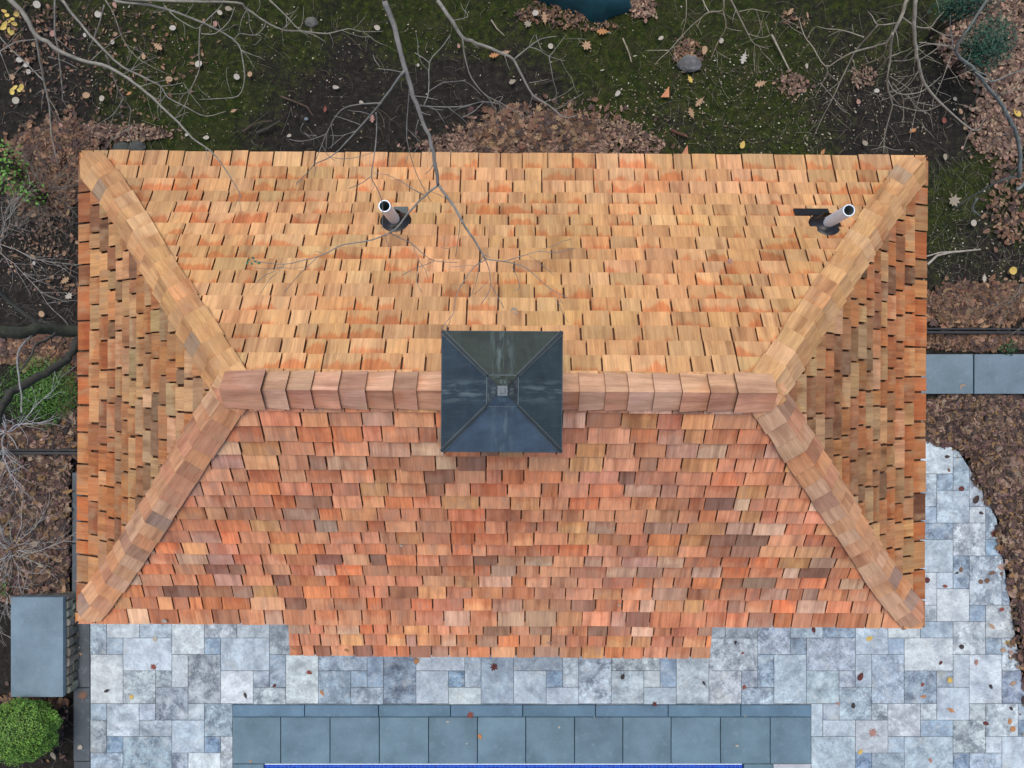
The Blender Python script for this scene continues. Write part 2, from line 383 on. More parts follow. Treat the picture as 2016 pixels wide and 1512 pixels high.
for q in range(len(CURVE) - 1):
    A = g(*CURVE[q]); B = g(*CURVE[q + 1]); d = B - A; n = Vector((-d.y, d.x)); P = clip(P, n.x, n.y, n.x * A.x + n.y * A.y)
P1 = clip(P, 0, -1, -cop[2]); P2 = clip(clip(P, 0, 1, cop[2]), 1, 0, cop[0]); P3 = clip(clip(P, 0, 1, cop[2]), -1, 0, -cop[1])
M['joint'] = plain('joint_sand', (.035, .045, .052), .95)
for q in (P1, P2, P3): jb.prism([(p[0], p[1], -.06) for p in q], [(p[0], p[1], -.008) for p in q], (1, 1, 1))
tag(jb.build('paving_bed', M['joint']), kind='structure')

# ------------------------------------------------------------------ the swimming pool with its coping
pool = empty('swimming_pool', (0, g(0, 1503).y, 0))
tag(pool, 'swimming pool with blue grey stone coping and blue mosaic tile below the roof', 'swimming pool')
yo = g(0, 1503).y
BS = (.118, .198, .255)
def slab(x0, x1, y0, y1, zt, name='coping_slab', base=BS, parent=pool, gap=2.0, zb=-.06, jj=.06, org=None):
    a, b_ = g(x0, y0), g(x1, y1); gp = .0022 * gap
    P = [(a.x + gp, b_.y + gp), (b_.x - gp, b_.y + gp), (b_.x - gp, a.y - gp), (a.x + gp, a.y - gp)]
    oy = org if org is not None else (yo if parent is pool else 0)
    m = MB(); col = jit(base, jj, TR); o = (TR.uniform(0, 50), TR.uniform(0, 50)); e = .004
    inner = [(P[0][0]+e,P[0][1]+e),(P[1][0]-e,P[1][1]+e),(P[2][0]-e,P[2][1]-e),(P[3][0]+e,P[3][1]-e)]
    uv = [(p[0] + o[0], p[1] + o[1]) for p in P]
    m.prism([(p[0], p[1] - oy, zb) for p in P], [(p[0], p[1] - oy, zt - e) for p in P], col, col, uv)
    m.f.pop(-6); m.c.pop(-6); m.uv.pop(-6); m.mi.pop(-6)   # lid replaced by a chamfer and a top
    n = len(m.v); m.v.extend([(p[0], p[1] - oy, zt) for p in inner])
    m.face((n, n + 1, n + 2, n + 3), col, uv)
    for k in range(4): m.face((n - 4 + k, n - 4 + (k + 1) % 4, n + (k + 1) % 4, n + k), col, [uv[k], uv[(k+1)%4], uv[(k+1)%4], uv[k]])
    return m.build(name, M['blue'], parent)
jx = [458, 600, 745.5, 887, 1029, 1172, 1315, 1458, 1597]
for i in range(len(jx) - 1): slab(jx[i], jx[i + 1], 1387, 1411, .012, 'edge_slab', (.10, .188, .27))
jx = [458, 553, 650, 747, 844, 940, 1035, 1131, 1226, 1321, 1418, 1516, 1597]
for i in range(len(jx) - 1): slab(jx[i], jx[i + 1], 1411, 1503.5, .010)
jy = [1503.5, 1600, 1700, 1800, 1900]
for i in range(4): slab(458, 520, jy[i], jy[i + 1], .010); slab(1464, 1597 if i else 1522, jy[i], jy[i + 1], .010)
slab(1522, 1597, 1503.5, 1600, .006, base=(.42,.46,.50))
m = MB(); X0, X1, Y0, Y1 = POOL; 
m.box(X0 - .06, X1 + .06, Y1 - .0 - yo, Y1 + .1 - yo, -1.4, -.065); m.box(X0 - .16, X0, Y0 - yo, Y1 - yo - .001, -1.4, -.065); m.box(X1, X1 + .16, Y0 - yo, Y1 - yo - .001, -1.4, -.065)
m.box(X0, X1, Y1 - .14 - yo, Y1 - .002 - yo, -1.4, -.02)
m.box(X0 - .1, X1 + .1, Y0 - .1 - yo, Y1 - yo, -1.45, -1.41)
m.build('tiled_basin', M['mosaic'], pool)
m = MB(); m.box(X0 + .01, X1 - .01, Y1 - .013 - yo, Y1 - .003 - yo, -.019, .004, (.6, .63, .66)); m.build('white_edge_strip', M['pvc'], pool)
m = MB(); m.box(X0 + .002, X1 - .002, Y0 - yo, Y1 - .145 - yo, -.9, -.12); m.build('water', M['water'], pool)

# border walk on the left, bluestone path on the right
bw = empty('border_walk', (g(160, 1300).x, 0, 0)); tag(bw, 'narrow strip of dark bluestone slabs along the left edge of the paving', 'stone border')
def slab_w(par, ox, oy, *a, **k):
    o = slab(*a, parent=None, org=0, **k); o.parent = par; o.location = (-ox, -oy, 0); return o
for y0, y1, xl in ((930, 1070, 141), (1070, 1212, 141), (1212, 1354, 143), (1354, 1499, 144), (1499, 1650, 145)):
    slab_w(bw, g(160, 1300).x, 0, xl, 177.5, y0, y1, .002, name='border_slab', base=(.070, .085, .100))
rp = empty('stone_path', (g(1920, 736).x, g(1920, 736).y, 0)); tag(rp, 'bluestone slab path leading off to the right between leaf covered beds', 'path')
for a, b_ in ((1700, 1911.5), (1913, 2090), (2092, 2250)):
    slab_w(rp, g(1920, 736).x, g(1920, 736).y, a, b_, 697, 776, .05, name='path_slab', base=(.135, .195, .245))

# ------------------------------------------------------------------ the pool house
De = 6.2; HX, HY = 3.662, 2.029; RX = 1.897
ZE = H - De
house = empty('pool_house', (-.0887, -.047, 0), R(-.35))
tag(house, 'small pool house under a cedar shingle hip roof with a dark metal cupola', 'house')
def loc(v):
    return Matrix.Rotation(R(.35), 4, 'Z') @ (Vector(v) - Vector((-.0887, -.047, 0)))
def ang(s):
    if s < 0: return R(30)
    t = min(1, s / .75); t = t * t * (3 - 2 * t); return R(24 + 15 * t)
prof = []; h = z = s_ = 0.0; ds = .005
while h < HY: prof.append((s_, h, z)); h += ds * math.cos(ang(s_)); z += ds * math.sin(ang(s_)); s_ += ds
ZR = z; k_ = RX / HY
prof2 = [(0, 0, 0)]
for i in range(1, len(prof)):
    dh = (prof[i][1] - prof[i-1][1]) * k_; dz = prof[i][2] - prof[i-1][2]
    prof2.append((prof2[-1][0] + math.hypot(dh, dz), prof[i][1] * k_, prof[i][2]))
def P_(pr, s):
    if s <= 0: return (s * math.cos(R(30)), s * math.sin(R(30))) if pr is prof else (s * .9, s * .42)
    if s >= pr[-1][0]: 
        a, b_ = pr[-2], pr[-1]; k = (s - b_[0]) / (b_[0] - a[0]); return (b_[1] + k * (b_[1] - a[1]), b_[2] + k * (b_[2] - a[2]))
    lo, hi = 0, len(pr) - 1
    while hi - lo > 1:
        mid = (lo + hi) // 2
        if pr[mid][0] <= s: lo = mid
        else: hi = mid
    a, b_ = pr[lo], pr[hi]; k = (s - a[0]) / (b_[0] - a[0]); return (a[1] + k * (b_[1] - a[1]), a[2] + k * (b_[2] - a[2]))
def zh(hh):   # roof height above eave at horizontal run hh of the main slopes
    lo, hi = 0.0, prof[-1][0]
    for _ in range(30):
        mid = (lo + hi) / 2
        if P_(prof, mid)[0] < hh: lo = mid
        else: hi = mid
    return P_(prof, lo)[1]
def frame(side, u, hh, zz):
    if side == 'N': return Vector((u, HY - hh, ZE + zz))
    if side == 'S': return Vector((u, -(HY - hh), ZE + zz))
    if side == 'E': return Vector((HX - hh, u, ZE + zz))
    return Vector((-(HX - hh), u, ZE + zz))
INW = {'N': Vector((0, -1, 0)), 'S': Vector((0, 1, 0)), 'E': Vector((-1, 0, 0)), 'W': Vector((1, 0, 0))}
PALN = [((.64,.40,.19),9),((.68,.46,.25),6),((.58,.36,.17),6),((.46,.29,.15),2),((.58,.29,.12),1.5),((.52,.38,.20),2),((.66,.44,.25),3)]
PALSo = [((.66,.32,.19),8),((.66,.37,.22),5),((.70,.27,.12),5),((.56,.24,.13),4),((.40,.21,.13),2.5),((.25,.16,.125),2),((.70,.53,.40),3),((.46,.33,.26),2.5),((.66,.38,.18),2.5)]
PALE = [((.44,.20,.08),6),((.46,.25,.12),4),((.54,.36,.19),6),((.36,.19,.10),3),((.42,.30,.18),3),((.22,.135,.08),2.5),((.58,.38,.23),3)]
REG = {'N': [(.50,.30,.15),(.60,.37,.19),(.64,.42,.23),(.60,.33,.16)], 'S': [(.34,.17,.11),(.55,.25,.13),(.64,.28,.145),(.62,.33,.19),(.52,.33,.25)], 'E': [(.30,.17,.09),(.42,.21,.095),(.50,.31,.165)], 'W': [(.30,.17,.09),(.44,.21,.09),(.52,.33,.175)]}
SIDE_SHADE = (.24, .095, .042)  # brown end grain, darkened to stand in for shade in the gaps
EXP = .14
def slope(side, pal, matl, seed, gap):
    r = random.Random(seed); pr = prof if side in 'NS' else prof2; L = pr[-1][0]
    U0, run, hm = (HX, RX, HY) if side in 'NS' else (HY, HY, RX)
    mb = MB(); laps = []
    lim = lambda hh: U0 - run * hh / hm
    starts = []; s0 = 0.0
    while s0 < L - .02: starts.append(s0); s0 += EXP * (r.uniform(.97, 1.03) if side in 'NS' else r.uniform(.96, 1.04))
    if side == 'S': starts = [-.435, -.29, -.145] + starts
    for ci, s in enumerate(starts):
        ext = s < -.001
        sa = s - ((.03 if side in 'NS' else .022) if abs(s) < .001 else 0); sb = min(s + EXP + .012, L)
        ha, za = P_(pr, sa); hb, zb = P_(pr, sb); t = Vector((hb - ha, 0, zb - za)); l3 = t.length; t.normalize()
        Ub = 1.91 if ext else lim(ha)
        u = -Ub - r.uniform(0, .1)
        drift = r.uniform(-.15, .15)
        while u < Ub:
            w = r.choice([r.uniform(.10, .16), r.uniform(.16, .23), r.uniform(.18, .27), r.uniform(.18, .25)]) * (1.12 if side in 'NS' else 1.18)
            if ext: w *= .8
            gp = gap * r.uniform(.55, 1.35); bo = r.uniform(-.004, .004) * (1 if side in 'NS' else .7)
            sk = r.uniform(-.002, .002)
            P = [(u + gp / 2, ha + bo), (u + w - gp / 2, ha + bo + sk), (u + w - gp / 2, hb), (u + gp / 2, hb)]
            if ext: P = clip(clip(P, 1, .10, 1.850), -1, .13, 1.850)
            else:
                P = clip(P, 1, run / hm, U0); P = clip(P, -1, run / hm, U0)
            u += w
            if len(P) < 3: continue
            tb = (.022 if side in 'NS' else .030) + r.uniform(-.004, .005); tt = .006 if side in 'NS' else .018
            cc = pick(pal, r)
            # boards from one bundle sit together: lean the colour towards a regional one
            f1 = noise.noise(Vector((u * .8, s * 1.3, seed + 5))) + .6 * noise.noise(Vector((u * 2.6, s * 4, seed + 9)))
            reg = REG[side]; kq = max(0, min(.999, .5 + f1 * .9)) * (len(reg) - 1); q0 = int(kq); q1 = min(q0 + 1, len(reg) - 1)
            rc = tuple(a + (b_ - a) * (kq - q0) for a, b_ in zip(reg[q0], reg[q1])); kb = {'N': .42, 'S': .22}.get(side, .08); cc = tuple(a * (1 - kb) + b_ * kb for a, b_ in zip(cc, rc))
            # each batch of boards comes out a little warmer or paler
            bt = noise.noise(Vector((u * 1.1, s * 2.0, seed)))
            k = 1 + bt * .16
            cc = jit((cc[0] * k, cc[1] * k * (1 - bt * .08), cc[2] * k), .12 if side == 'N' else .2, r)
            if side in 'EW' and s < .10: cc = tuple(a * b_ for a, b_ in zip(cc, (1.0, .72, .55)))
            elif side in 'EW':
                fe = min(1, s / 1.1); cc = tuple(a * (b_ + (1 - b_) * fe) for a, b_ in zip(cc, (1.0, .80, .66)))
            o = (r.uniform(0, 90), r.uniform(0, 90)); top = []; bot = []; uv = []; lp = []
            for (pu, ph) in P:
                v = (ph - ha) / (hb - ha); th = tb + (tt - tb) * v; zz = za + (zb - za) * v
                base = frame(side, pu, ph, zz); nrm = INW[side] * (-t.z) + Vector((0, 0, 1)) * t.x
                top.append(base + nrm * th); bot.append(base - nrm * .003); uv.append((pu + o[0], v * EXP + o[1])); lp.append(v)
            if side in 'SE':  pass
            # wind consistently: make normals face up
            a, b_, c_ = top[0], top[1], top[2]
            if (b_ - a).cross(c_ - a).z < 0: top.reverse(); bot.reverse(); uv.reverse(); lp.reverse()
            mb.prism(bot, top, cc, jit(SIDE_SHADE if side in 'NS' else (.07, .03, .014), .3, r), uv, nobot=True)  # end slopes get darker side faces, gap shade put into the colour
            n = len(top)
            am = r.choice([0, .5, .8, 1.1, 1.3])
            laps.extend([x * am for x in lp])
            for i in range(n): laps.extend([0] * 4)
    o = mb.build('roof_slope', matl)
    at = o.data.attributes.new('lap', 'FLOAT', 'CORNER'); at.data.foreach_set('value', laps)
    return o
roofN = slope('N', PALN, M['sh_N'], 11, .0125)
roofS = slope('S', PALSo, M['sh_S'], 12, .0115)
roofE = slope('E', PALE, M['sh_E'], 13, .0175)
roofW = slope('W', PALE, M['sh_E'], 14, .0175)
for o, t in ((roofN, 'back roof slope of pale yellow tan cedar shingles'), (roofS, 'front roof slope of reddish cedar shingles'),
             (roofE, 'right roof end of orange and tan shingles'), (roofW, 'left roof end of orange and tan shingles')):
    o.parent = house; o['label'] = t
# underlay
ub = MB()
for side in 'NSEW':
    pr = prof if side in 'NS' else prof2; U0, run, hm = (HX, RX, HY) if side in 'NS' else (HY, HY, RX)
    Ls = [i * .14 for i in range(int(pr[-1][0] / .14) + 1)] + [pr[-1][0]]
    for a, b_ in zip(Ls, Ls[1:]):
        if b_ - a < .001: continue
        ha, za = P_(pr, a); hb, zb = P_(pr, b_); la = U0 - run * ha / hm; lb = U0 - run * hb / hm; d = -.002
        q = [frame(side, -la, ha, za + d), frame(side, la, ha, za + d), frame(side, lb, hb, zb + d), frame(side, -lb, hb, zb + d)]
        if (q[1] - q[0]).cross(q[2] - q[0]).z < 0: q.reverse()
        ub.poly(q)
ha, za = P_(prof, -.435)
q = [frame('S', -1.89, ha, za - .002), frame('S', 1.875, ha, za - .002), frame('S', 1.84, 0, -.002), frame('S', -1.84, 0, -.002)]; ub.poly(q)
ub.build('roof_deck', M['under'], house)
# fascia, soffit, walls
fb = MB(); e = .02
fb.box(-HX - e + .02, HX, HY - .03, HY - .005, ZE - .15, ZE - .006); fb.box(-HX, -1.85, -HY + .005, -HY + .03, ZE - .15, ZE - .006); fb.box(1.85, HX, -HY + .005, -HY + .03, ZE - .15, ZE - .006)
fb.box(-HX + .005, -HX + .03, -HY + .031, HY - .031, ZE - .15, ZE - .006); fb.box(HX - .03, HX - .005, -HY + .031, HY - .031, ZE - .15, ZE - .006)
hx_ = -HY + ha
fb.box(-1.84, 1.84, hx_ + .01, hx_ + .035, ZE + za - .16, ZE + za - .008)
for sx_ in (-1, 1):
    a = 1.80 * sx_; b_ = 1.84 * sx_; x0, x1 = min(a, b_), max(a, b_)
    fb.prism([(x0, hx_ + .036, ZE + za - .16), (x1, hx_ + .036, ZE + za - .16), (x1, -HY + .03, ZE - .16), (x0, -HY + .03, ZE - .16)],
             [(x0, hx_ + .036, ZE + za - .01), (x1, hx_ + .036, ZE + za - .01), (x1, -HY + .03, ZE - .008), (x0, -HY + .03, ZE - .008)], (1, 1, 1))
fb.build('fascia', M['trim'], house)
sb = MB(); sb.box(-HX + .031, HX - .031, -HY + .031, HY - .031, ZE - .155, ZE - .135); sb.build('soffit', M['trim'], house)
wb = MB(); wx, wy = HX - .38, HY - .36
zc = 0.0
while zc < ZE - .16:
    z1 = min(zc + .12, ZE - .156)
    P = [(-wx, -wy), (wx, -wy), (wx, wy), (-wx, wy)]
    k0, k1 = 1.0, 0.997
    wb.prism([(a * k0, b_ * k0, zc - (.05 if zc == 0 else 0)) for a, b_ in P], [(a * k1, b_ * k1, z1) for a, b_ in P], (1, 1, 1)); zc += .12
wb.build('wall', M['wall'], house)
for s, nm in ((-.95, 'door'), (.0, 'door'), (.95, 'door')):
    d = MB(); d.box(s - .43, s + .43, -wy - .03, -wy - .004, 0.0, 2.15); dd = d.build('door', M['door'], house)
    d = MB(); d.box(s - .32, s + .32, -wy - .036, -wy - .031, .25, 2.03); d.build('pane', M['glass'], dd)
for X in (-2.4, 2.4, ):
    d = MB(); d.box(X - .4, X + .4, -wy - .03, -wy - .004, 1.0, 2.1); dd = d.build('window', M['trim'], house)
    d = MB(); d.box(X - .34, X + .34, -wy - .036, -wy - .031, 1.06, 2.04); d.build('pane', M['glass'], dd)
# hip caps and ridge caps
CR = random.Random(5)
PALC = [((.62,.40,.20),7),((.57,.36,.17),6),((.66,.45,.26),3),((.50,.30,.15),3),((.38,.30,.21),.5),((.60,.34,.17),2)]
PALCS = [((.60,.36,.22),5),((.62,.42,.29),4),((.52,.28,.18),4),((.40,.25,.18),2),((.62,.33,.18),3),((.34,.25,.22),1)]
PALR = [((.68,.46,.32),5),((.56,.38,.27),3),((.68,.44,.33),4),((.46,.30,.23),1.5),((.70,.53,.42),2)]
def cap_piece(mb, laps, p0, p1, dirn, wdir, nrm, width, o0, o1, th, col, dark, taperw=0.0):
    """a board from p0 (butt) to p1 along dirn; lies on a slope with normal nrm, width along wdir"""
    c0 = (-.0015, 0)
    U = Vector((0, 0, 1 / nrm.z))
    q = [p0 + U * o0, p0 + wdir * width + nrm * o0, p1 + wdir * width + nrm * o1, p1 + U * o1]
    top = [q[0] + U * th, q[1] + nrm * th, q[2] + nrm * th, q[3] + U * th]; bot = q; o = (CR.uniform(0, 90), CR.uniform(0, 90)); L = (p1 - p0).length
    uv = [(o[0], o[1]), (o[0] + width, o[1]), (o[0] + width, o[1] + L), (o[0], o[1] + L)]; lp = [0, 0, 1, 1]
    if (top[1] - top[0]).cross(top[2] - top[0]).dot(nrm) < 0: top.reverse(); bot = bot[::-1]; uv.reverse(); lp.reverse()
    rec = [(*t, *b, *u, l) for t, b, u, l in zip(top, bot, uv, lp)]
    for ax, sg, lim_ in ((0, 1, HX + .006), (0, -1, HX + .006), (1, 1, HY + .006), (1, -1, HY + .006)):
        out = []
        for i in range(len(rec)):
            p, q2 = rec[i], rec[(i + 1) % len(rec)]; dp = p[ax] * sg - lim_; dq = q2[ax] * sg - lim_
            if dp <= 0: out.append(p)
            if (dp < 0 < dq) or (dq < 0 < dp):
                k = dp / (dp - dq); out.append(tuple(a + (b - a) * k for a, b in zip(p, q2)))
        rec = out
        if len(rec) < 3: return
    mb.prism([x[3:6] for x in rec], [x[0:3] for x in rec], col, dark, [x[6:8] for x in rec])  # dark: brown end grain with the butt shadow put into its colour
    am = CR.choice([0, .5, .8, 1.0]); laps.extend([x[8] * am for x in rec]); laps.extend([0] * len(rec))
    for i in range(len(rec)): laps.extend([0] * 4)
for sx_ in (-1, 1):
    for sy_ in (-1, 1):
        mb = MB(); laps = []; pal = PALC if sy_ > 0 else PALCS
        pts = []
        # hip line sampled finely
        nS = 400
        line = []
        for i in range(nS + 1):
            t = i / nS; hh = HY * t
            line.append(Vector((sx_ * (HX - RX * t), sy_ * (HY - hh), ZE + 0)))
        zs = []
        j = 0
        for i in range(nS + 1):
            hh = HY * i / nS
            while j < len(prof) - 2 and prof[j + 1][1] < hh: j += 1
            zs.append(prof[j][2])
        for p, zz in zip(line, zs): p.z = ZE + zz
        acc = [0]
        for i in range(nS): acc.append(acc[-1] + (line[i + 1] - line[i]).length)
        def at(s):
            if s < 0: return line[0] + (line[0] - line[20]).normalized() * (-s)
            for i in range(nS):
                if acc[i + 1] >= s: return line[i].lerp(line[i + 1], (s - acc[i]) / (acc[i + 1] - acc[i]))
            return line[-1] + (line[-1] - line[-20]).normalized() * (s - acc[-1])
        s = -.11
        first = True
        while s < acc[-1] - .06:
            ln = .168 * CR.uniform(.94, 1.06)
            for kk in (0, 1):
                p0 = at(s); p1 = at(min(s + ln + .02, acc[-1] - .03)); d = (p1 - p0).normalized()
                # slope tangent at this spot
                hh = HY - abs(p0.y); sl_ = (at(s + .1).z - at(s).z) / max(1e-6, abs(at(s + .1).y - at(s).y))
                if kk == 0: n = Vector((0, sy_ * sl_, 1)).normalized(); side_v = Vector((-sx_, 0, 0))
                else:
                    slx = sl_ * HY / RX; n = Vector((sx_ * slx, 0, 1)).normalized(); side_v = Vector((0, -sy_, 0))
                w = side_v - d * side_v.dot(d); w = (w - n * w.dot(n)).normalized()
                if w.dot(side_v) < 0: w = -w
                wd = .143 * CR.uniform(.95, 1.05)
                col = jit(pick(pal, CR), .09, CR)
                if kk == 1: col = jit(pick(pal, CR), .09, CR)
                shift = 0 if kk == 0 else .0
                up = Vector((0, 0, .006))
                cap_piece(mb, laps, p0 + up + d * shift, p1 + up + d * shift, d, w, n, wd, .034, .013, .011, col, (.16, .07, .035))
            s += ln
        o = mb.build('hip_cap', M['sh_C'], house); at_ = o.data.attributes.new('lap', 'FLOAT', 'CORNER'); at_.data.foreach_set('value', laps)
# thin lower liner boards beneath the caps read as a second edge
mb = MB(); laps = []
XR = HX - RX; zr = ZE + ZR
n_c = 10; ex = (XR + .07) / n_c
for sx_ in (-1, 1):
    x = .04
    edges = [.04]
    while edges[-1] < XR - .33: edges.append(edges[-1] + .168 * CR.uniform(.9, 1.1))
    edges.append(XR + .055)
    for i in range(len(edges) - 1):
        a, b_ = edges[i], edges[i + 1] + (.02 if i < len(edges) - 2 else 0)
        last = i == len(edges) - 2
        for sy_ in (1, -1):
            n = Vector((0, sy_ * math.sin(R(38)), math.cos(R(38)))); w = Vector((0, sy_ * math.cos(R(38)), -math.sin(R(38))))
            p0 = Vector((sx_ * a, 0, zr + .018 + (.016 if last else 0))); p1 = Vector((sx_ * b_, 0, zr + .018 + (.016 if last else 0)))
            pal = PALR if sy_ > 0 else [((.55,.31,.22),4),((.48,.26,.19),3),((.36,.22,.19),2),((.60,.40,.32),3)]
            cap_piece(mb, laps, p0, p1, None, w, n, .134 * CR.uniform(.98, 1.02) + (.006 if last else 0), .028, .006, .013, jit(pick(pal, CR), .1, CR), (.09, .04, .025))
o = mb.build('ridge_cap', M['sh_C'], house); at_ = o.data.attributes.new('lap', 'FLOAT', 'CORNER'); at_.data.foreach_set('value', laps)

# cupola (local coordinates of the house)
cc = loc(px(988, 771, 4.32)); ap = loc(px(989.5, 769, 3.92))
cb = MB(); hb_ = .27; z0 = zr - .35; z1 = cc.z - .03
cb.box(cc.x - hb_, cc.x + hb_, cc.y - hb_, cc.y + hb_, z0, z1, (.45, .44, .42)); cupola = cb.build('cupola', M['trim'], house)
for sy_ in (-1, 1):
    for sx_ in (0, 1):
        lb = MB()
        for k in range(7):
            zz = zr + .02 + k * .032
            if zz > z1 - .05: break
            if sx_ == 0: lb.box(cc.x - .2, cc.x + .2, cc.y + sy_ * (hb_ + .012) - .010, cc.y + sy_ * (hb_ + .012) + .010, zz, zz + .02)
            else: lb.box(cc.x + sy_ * (hb_ + .012) - .010, cc.x + sy_ * (hb_ + .012) + .010, cc.y - .2, cc.y + .2, zz, zz + .02)
        lb.build('louvre', M['wall'], cupola)
HS = .3645
rb = MB(); sky_tint = {'N': (.062,.078,.068), 'S': (.092,.140,.195), 'E': (.040,.066,.082), 'W': (.038,.066,.092)}  # sky reflection put into each face's tint, south lighter blue, others darker
cor = [Vector((cc.x + a * HS, cc.y + b_ * HS, cc.z)) for a, b_ in ((-1, -1), (1, -1), (1, 1), (-1, 1))]
mid_k = .25; apx = Vector((ap.x, ap.y, ap.z))
cen = Vector((cc.x, cc.y, 0))
def ringp(k, zz):   # k from 1 at the eave to 0 at the top
    c0 = cen.lerp(Vector((apx.x, apx.y, 0)), 1 - k)
    return [Vector((c0.x + a * HS * k, c0.y + b_ * HS * k, zz)) for a, b_ in ((-1, -1), (1, -1), (1, 1), (-1, 1))]
zA = apx.z; zE_ = cc.z
rings = [ringp(1, zE_ - .03), ringp(1.0, zE_), ringp(.245, zE_ + .70 * (zA - zE_)), ringp(.245 - .008, zE_ + .70 * (zA - zE_) + .009), ringp(.075, zA - .02)]
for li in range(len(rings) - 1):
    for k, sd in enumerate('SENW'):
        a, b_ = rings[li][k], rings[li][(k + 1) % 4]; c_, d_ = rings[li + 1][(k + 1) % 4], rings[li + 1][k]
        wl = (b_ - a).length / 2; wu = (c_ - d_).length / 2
        rb.poly([a, b_, c_, d_], jit(sky_tint[sd], .05), [(-wl, li * .5), (wl, li * .5), (wu, li * .5 + .4), (-wu, li * .5 + .4)])
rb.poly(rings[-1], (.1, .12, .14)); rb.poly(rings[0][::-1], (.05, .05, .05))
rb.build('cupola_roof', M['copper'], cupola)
for k in range(4):
    sb = MB()
    for off in (-.014, .014):
        a, b_ = rings[1][k], rings[2][k]; d = (b_ - a).normalized(); sd = d.cross(Vector((0, 0, 1))).normalized()
        sb.tube([a + sd * off * .9 + Vector((0, 0, .001)), b_ + sd * off * .6 + Vector((0, 0, .001))], .0026, 4, (.17, .21, .22))
    a = rings[1][k]; sb.tube([a + Vector((0, 0, .0)), rings[3][k]], .009, 6, (.035, .045, .055))
    sb.build('hip_seam', M['copper'], cupola)
fb = MB(); t = rings[-1]
c0 = (t[0] + t[2]) / 2
fb.box(c0.x - .015, c0.x + .015, c0.y - .015, c0.y + .015, zA - .0195, zA - .008, (.075, .10, .12)); fb.build('finial_block', M['copper'], cupola)
fb = MB()
for k in range(4):
    a, b_ = rings[1][k] + Vector((0, 0, -.004)), rings[1][(k + 1) % 4] + Vector((0, 0, -.004)); fb.tube([a, b_], .006, 6, (.05, .065, .08))
fb.build('drip_edge', M['copper'], cupola)
fb = MB()
for k in range(4):
    a, b_ = rings[2][k], rings[2][(k + 1) % 4]; fb.tube([a + Vector((0, 0, .004)), b_ + Vector((0, 0, .001))], .0020, 4, (.22, .28, .31))
fb.build('collar_seam', M['copper'], cupola)

# vent pipes
def on_north(x, y):
    """world point on the back slope seen at this pixel"""
    D = 6.0
    for _ in range(40):
        w = loc(px(x, y, D)); hh = max(0, HY - w.y); D += ((H - (ZE + zh(hh))) - D) * .5
    return loc(px(x, y, D))
M['pvc_w'] = M['pvc']
def vent(xb, yb, xt, yt, ht, lab, flip):
    b_ = on_north(xb, yb); D = H - (b_.z + ht); w = px(xt, yt, D); t_ = loc(w)
    t_.x = b_.x + (t_.x - b_.x) * 1.0; 
    m = MB(); ro, ri, n = .0455, .038, 28; axis_ = (t_ - b_); base = b_ - Vector((0, 0, .06))
    up = Vector((0, 0, 1)); tp = Vector((t_.x, t_.y, t_.z))
    def ring(c, r): return [c + Vector((math.cos(2 * math.pi * i / n) * r, math.sin(2 * math.pi * i / n) * r, 0)) for i in range(n)]
    R0, R1, R2, R3 = ring(base, ro), ring(tp, ro), ring(tp, ri), ring(tp - Vector((0, 0, .45)), ri)
    o0 = len(m.v); m.v.extend([tuple(p) for p in R0 + R1 + R2 + R3])
    for i in range(n):
        j = (i + 1) % n
        m.face((i, j, n + j, n + i)); m.face((n + i, n + j, 2 * n + j, 2 * n + i)); m.face((2 * n + i, 2 * n + j, 3 * n + j, 3 * n + i), mi=1)
    m.face([3 * n + i for i in range(n)], mi=1)
    p = m.build('vent_pipe', [M['pvc'], M['pvc_in']], house, smooth=False); p['label'] = lab
    th = R(37); d = Vector((0, 1, 0)) * math.cos(th) - Vector((0, 0, 1)) * math.sin(th); nn = Vector((0, math.sin(th), math.cos(th))); ux = Vector((1, 0, 0))
    # rubber boot: oval apron then a cone up the pipe
    m = MB(); prof_ = [(.128, .150, .014), (.122, .144, .024), (.098, .110, .028), (.070, .075, .060), (.056, .058, .105), (.050, .050, .118)]; n = 26
    for (rx, ry, hh) in prof_:
        for i in range(n):
            a = 2 * math.pi * i / n; q = b_ + ux * math.cos(a) * rx + d * math.sin(a) * ry * (1.0 if math.sin(a) < 0 else .75)
            k = min(1, hh / .118) ** 1.0
            q = q + nn * hh * (1 - k * .3) + Vector((0, 0, hh * .2 * k)) + (axis_.normalized() - Vector((0, 0, 1))) * hh * k
            m.v.append(tuple(q))
    for l in range(len(prof_) - 1):
        for i in range(n): j = (i + 1) % n; m.face((l * n + i, l * n + j, (l + 1) * n + j, (l + 1) * n + i))
    m.build('rubber_boot', M['rubber'], p, smooth=True)
    m = MB()
    x0, x1 = ((-.215, .07) if flip else (-.03, .085)); y0, y1 = ((.095, .175) if flip else (.07, .155))
    q = [b_ + ux * x0 + d * y0, b_ + ux * x1 + d * y0, b_ + ux * x1 + d * y1, b_ + ux * x0 + d * y1]
    tq = [v + nn * .026 for v in q]; bq = [v + nn * .006 for v in q]
    if (tq[1] - tq[0]).cross(tq[2] - tq[0]).z < 0: tq.reverse(); bq.reverse()
    m.prism(bq, tq, (1, 1, 1)); m.build('flashing_flange', M['rubber'] if flip else M['lead'], p)
vent(780, 436, 757, 405.5, .46, 'grey white vent pipe left of the cupola with a thin branch crossing it', False)
vent(1622, 443, 1671.5, 414, .42, 'bright white vent pipe beside the right hip with a long black flange', True)

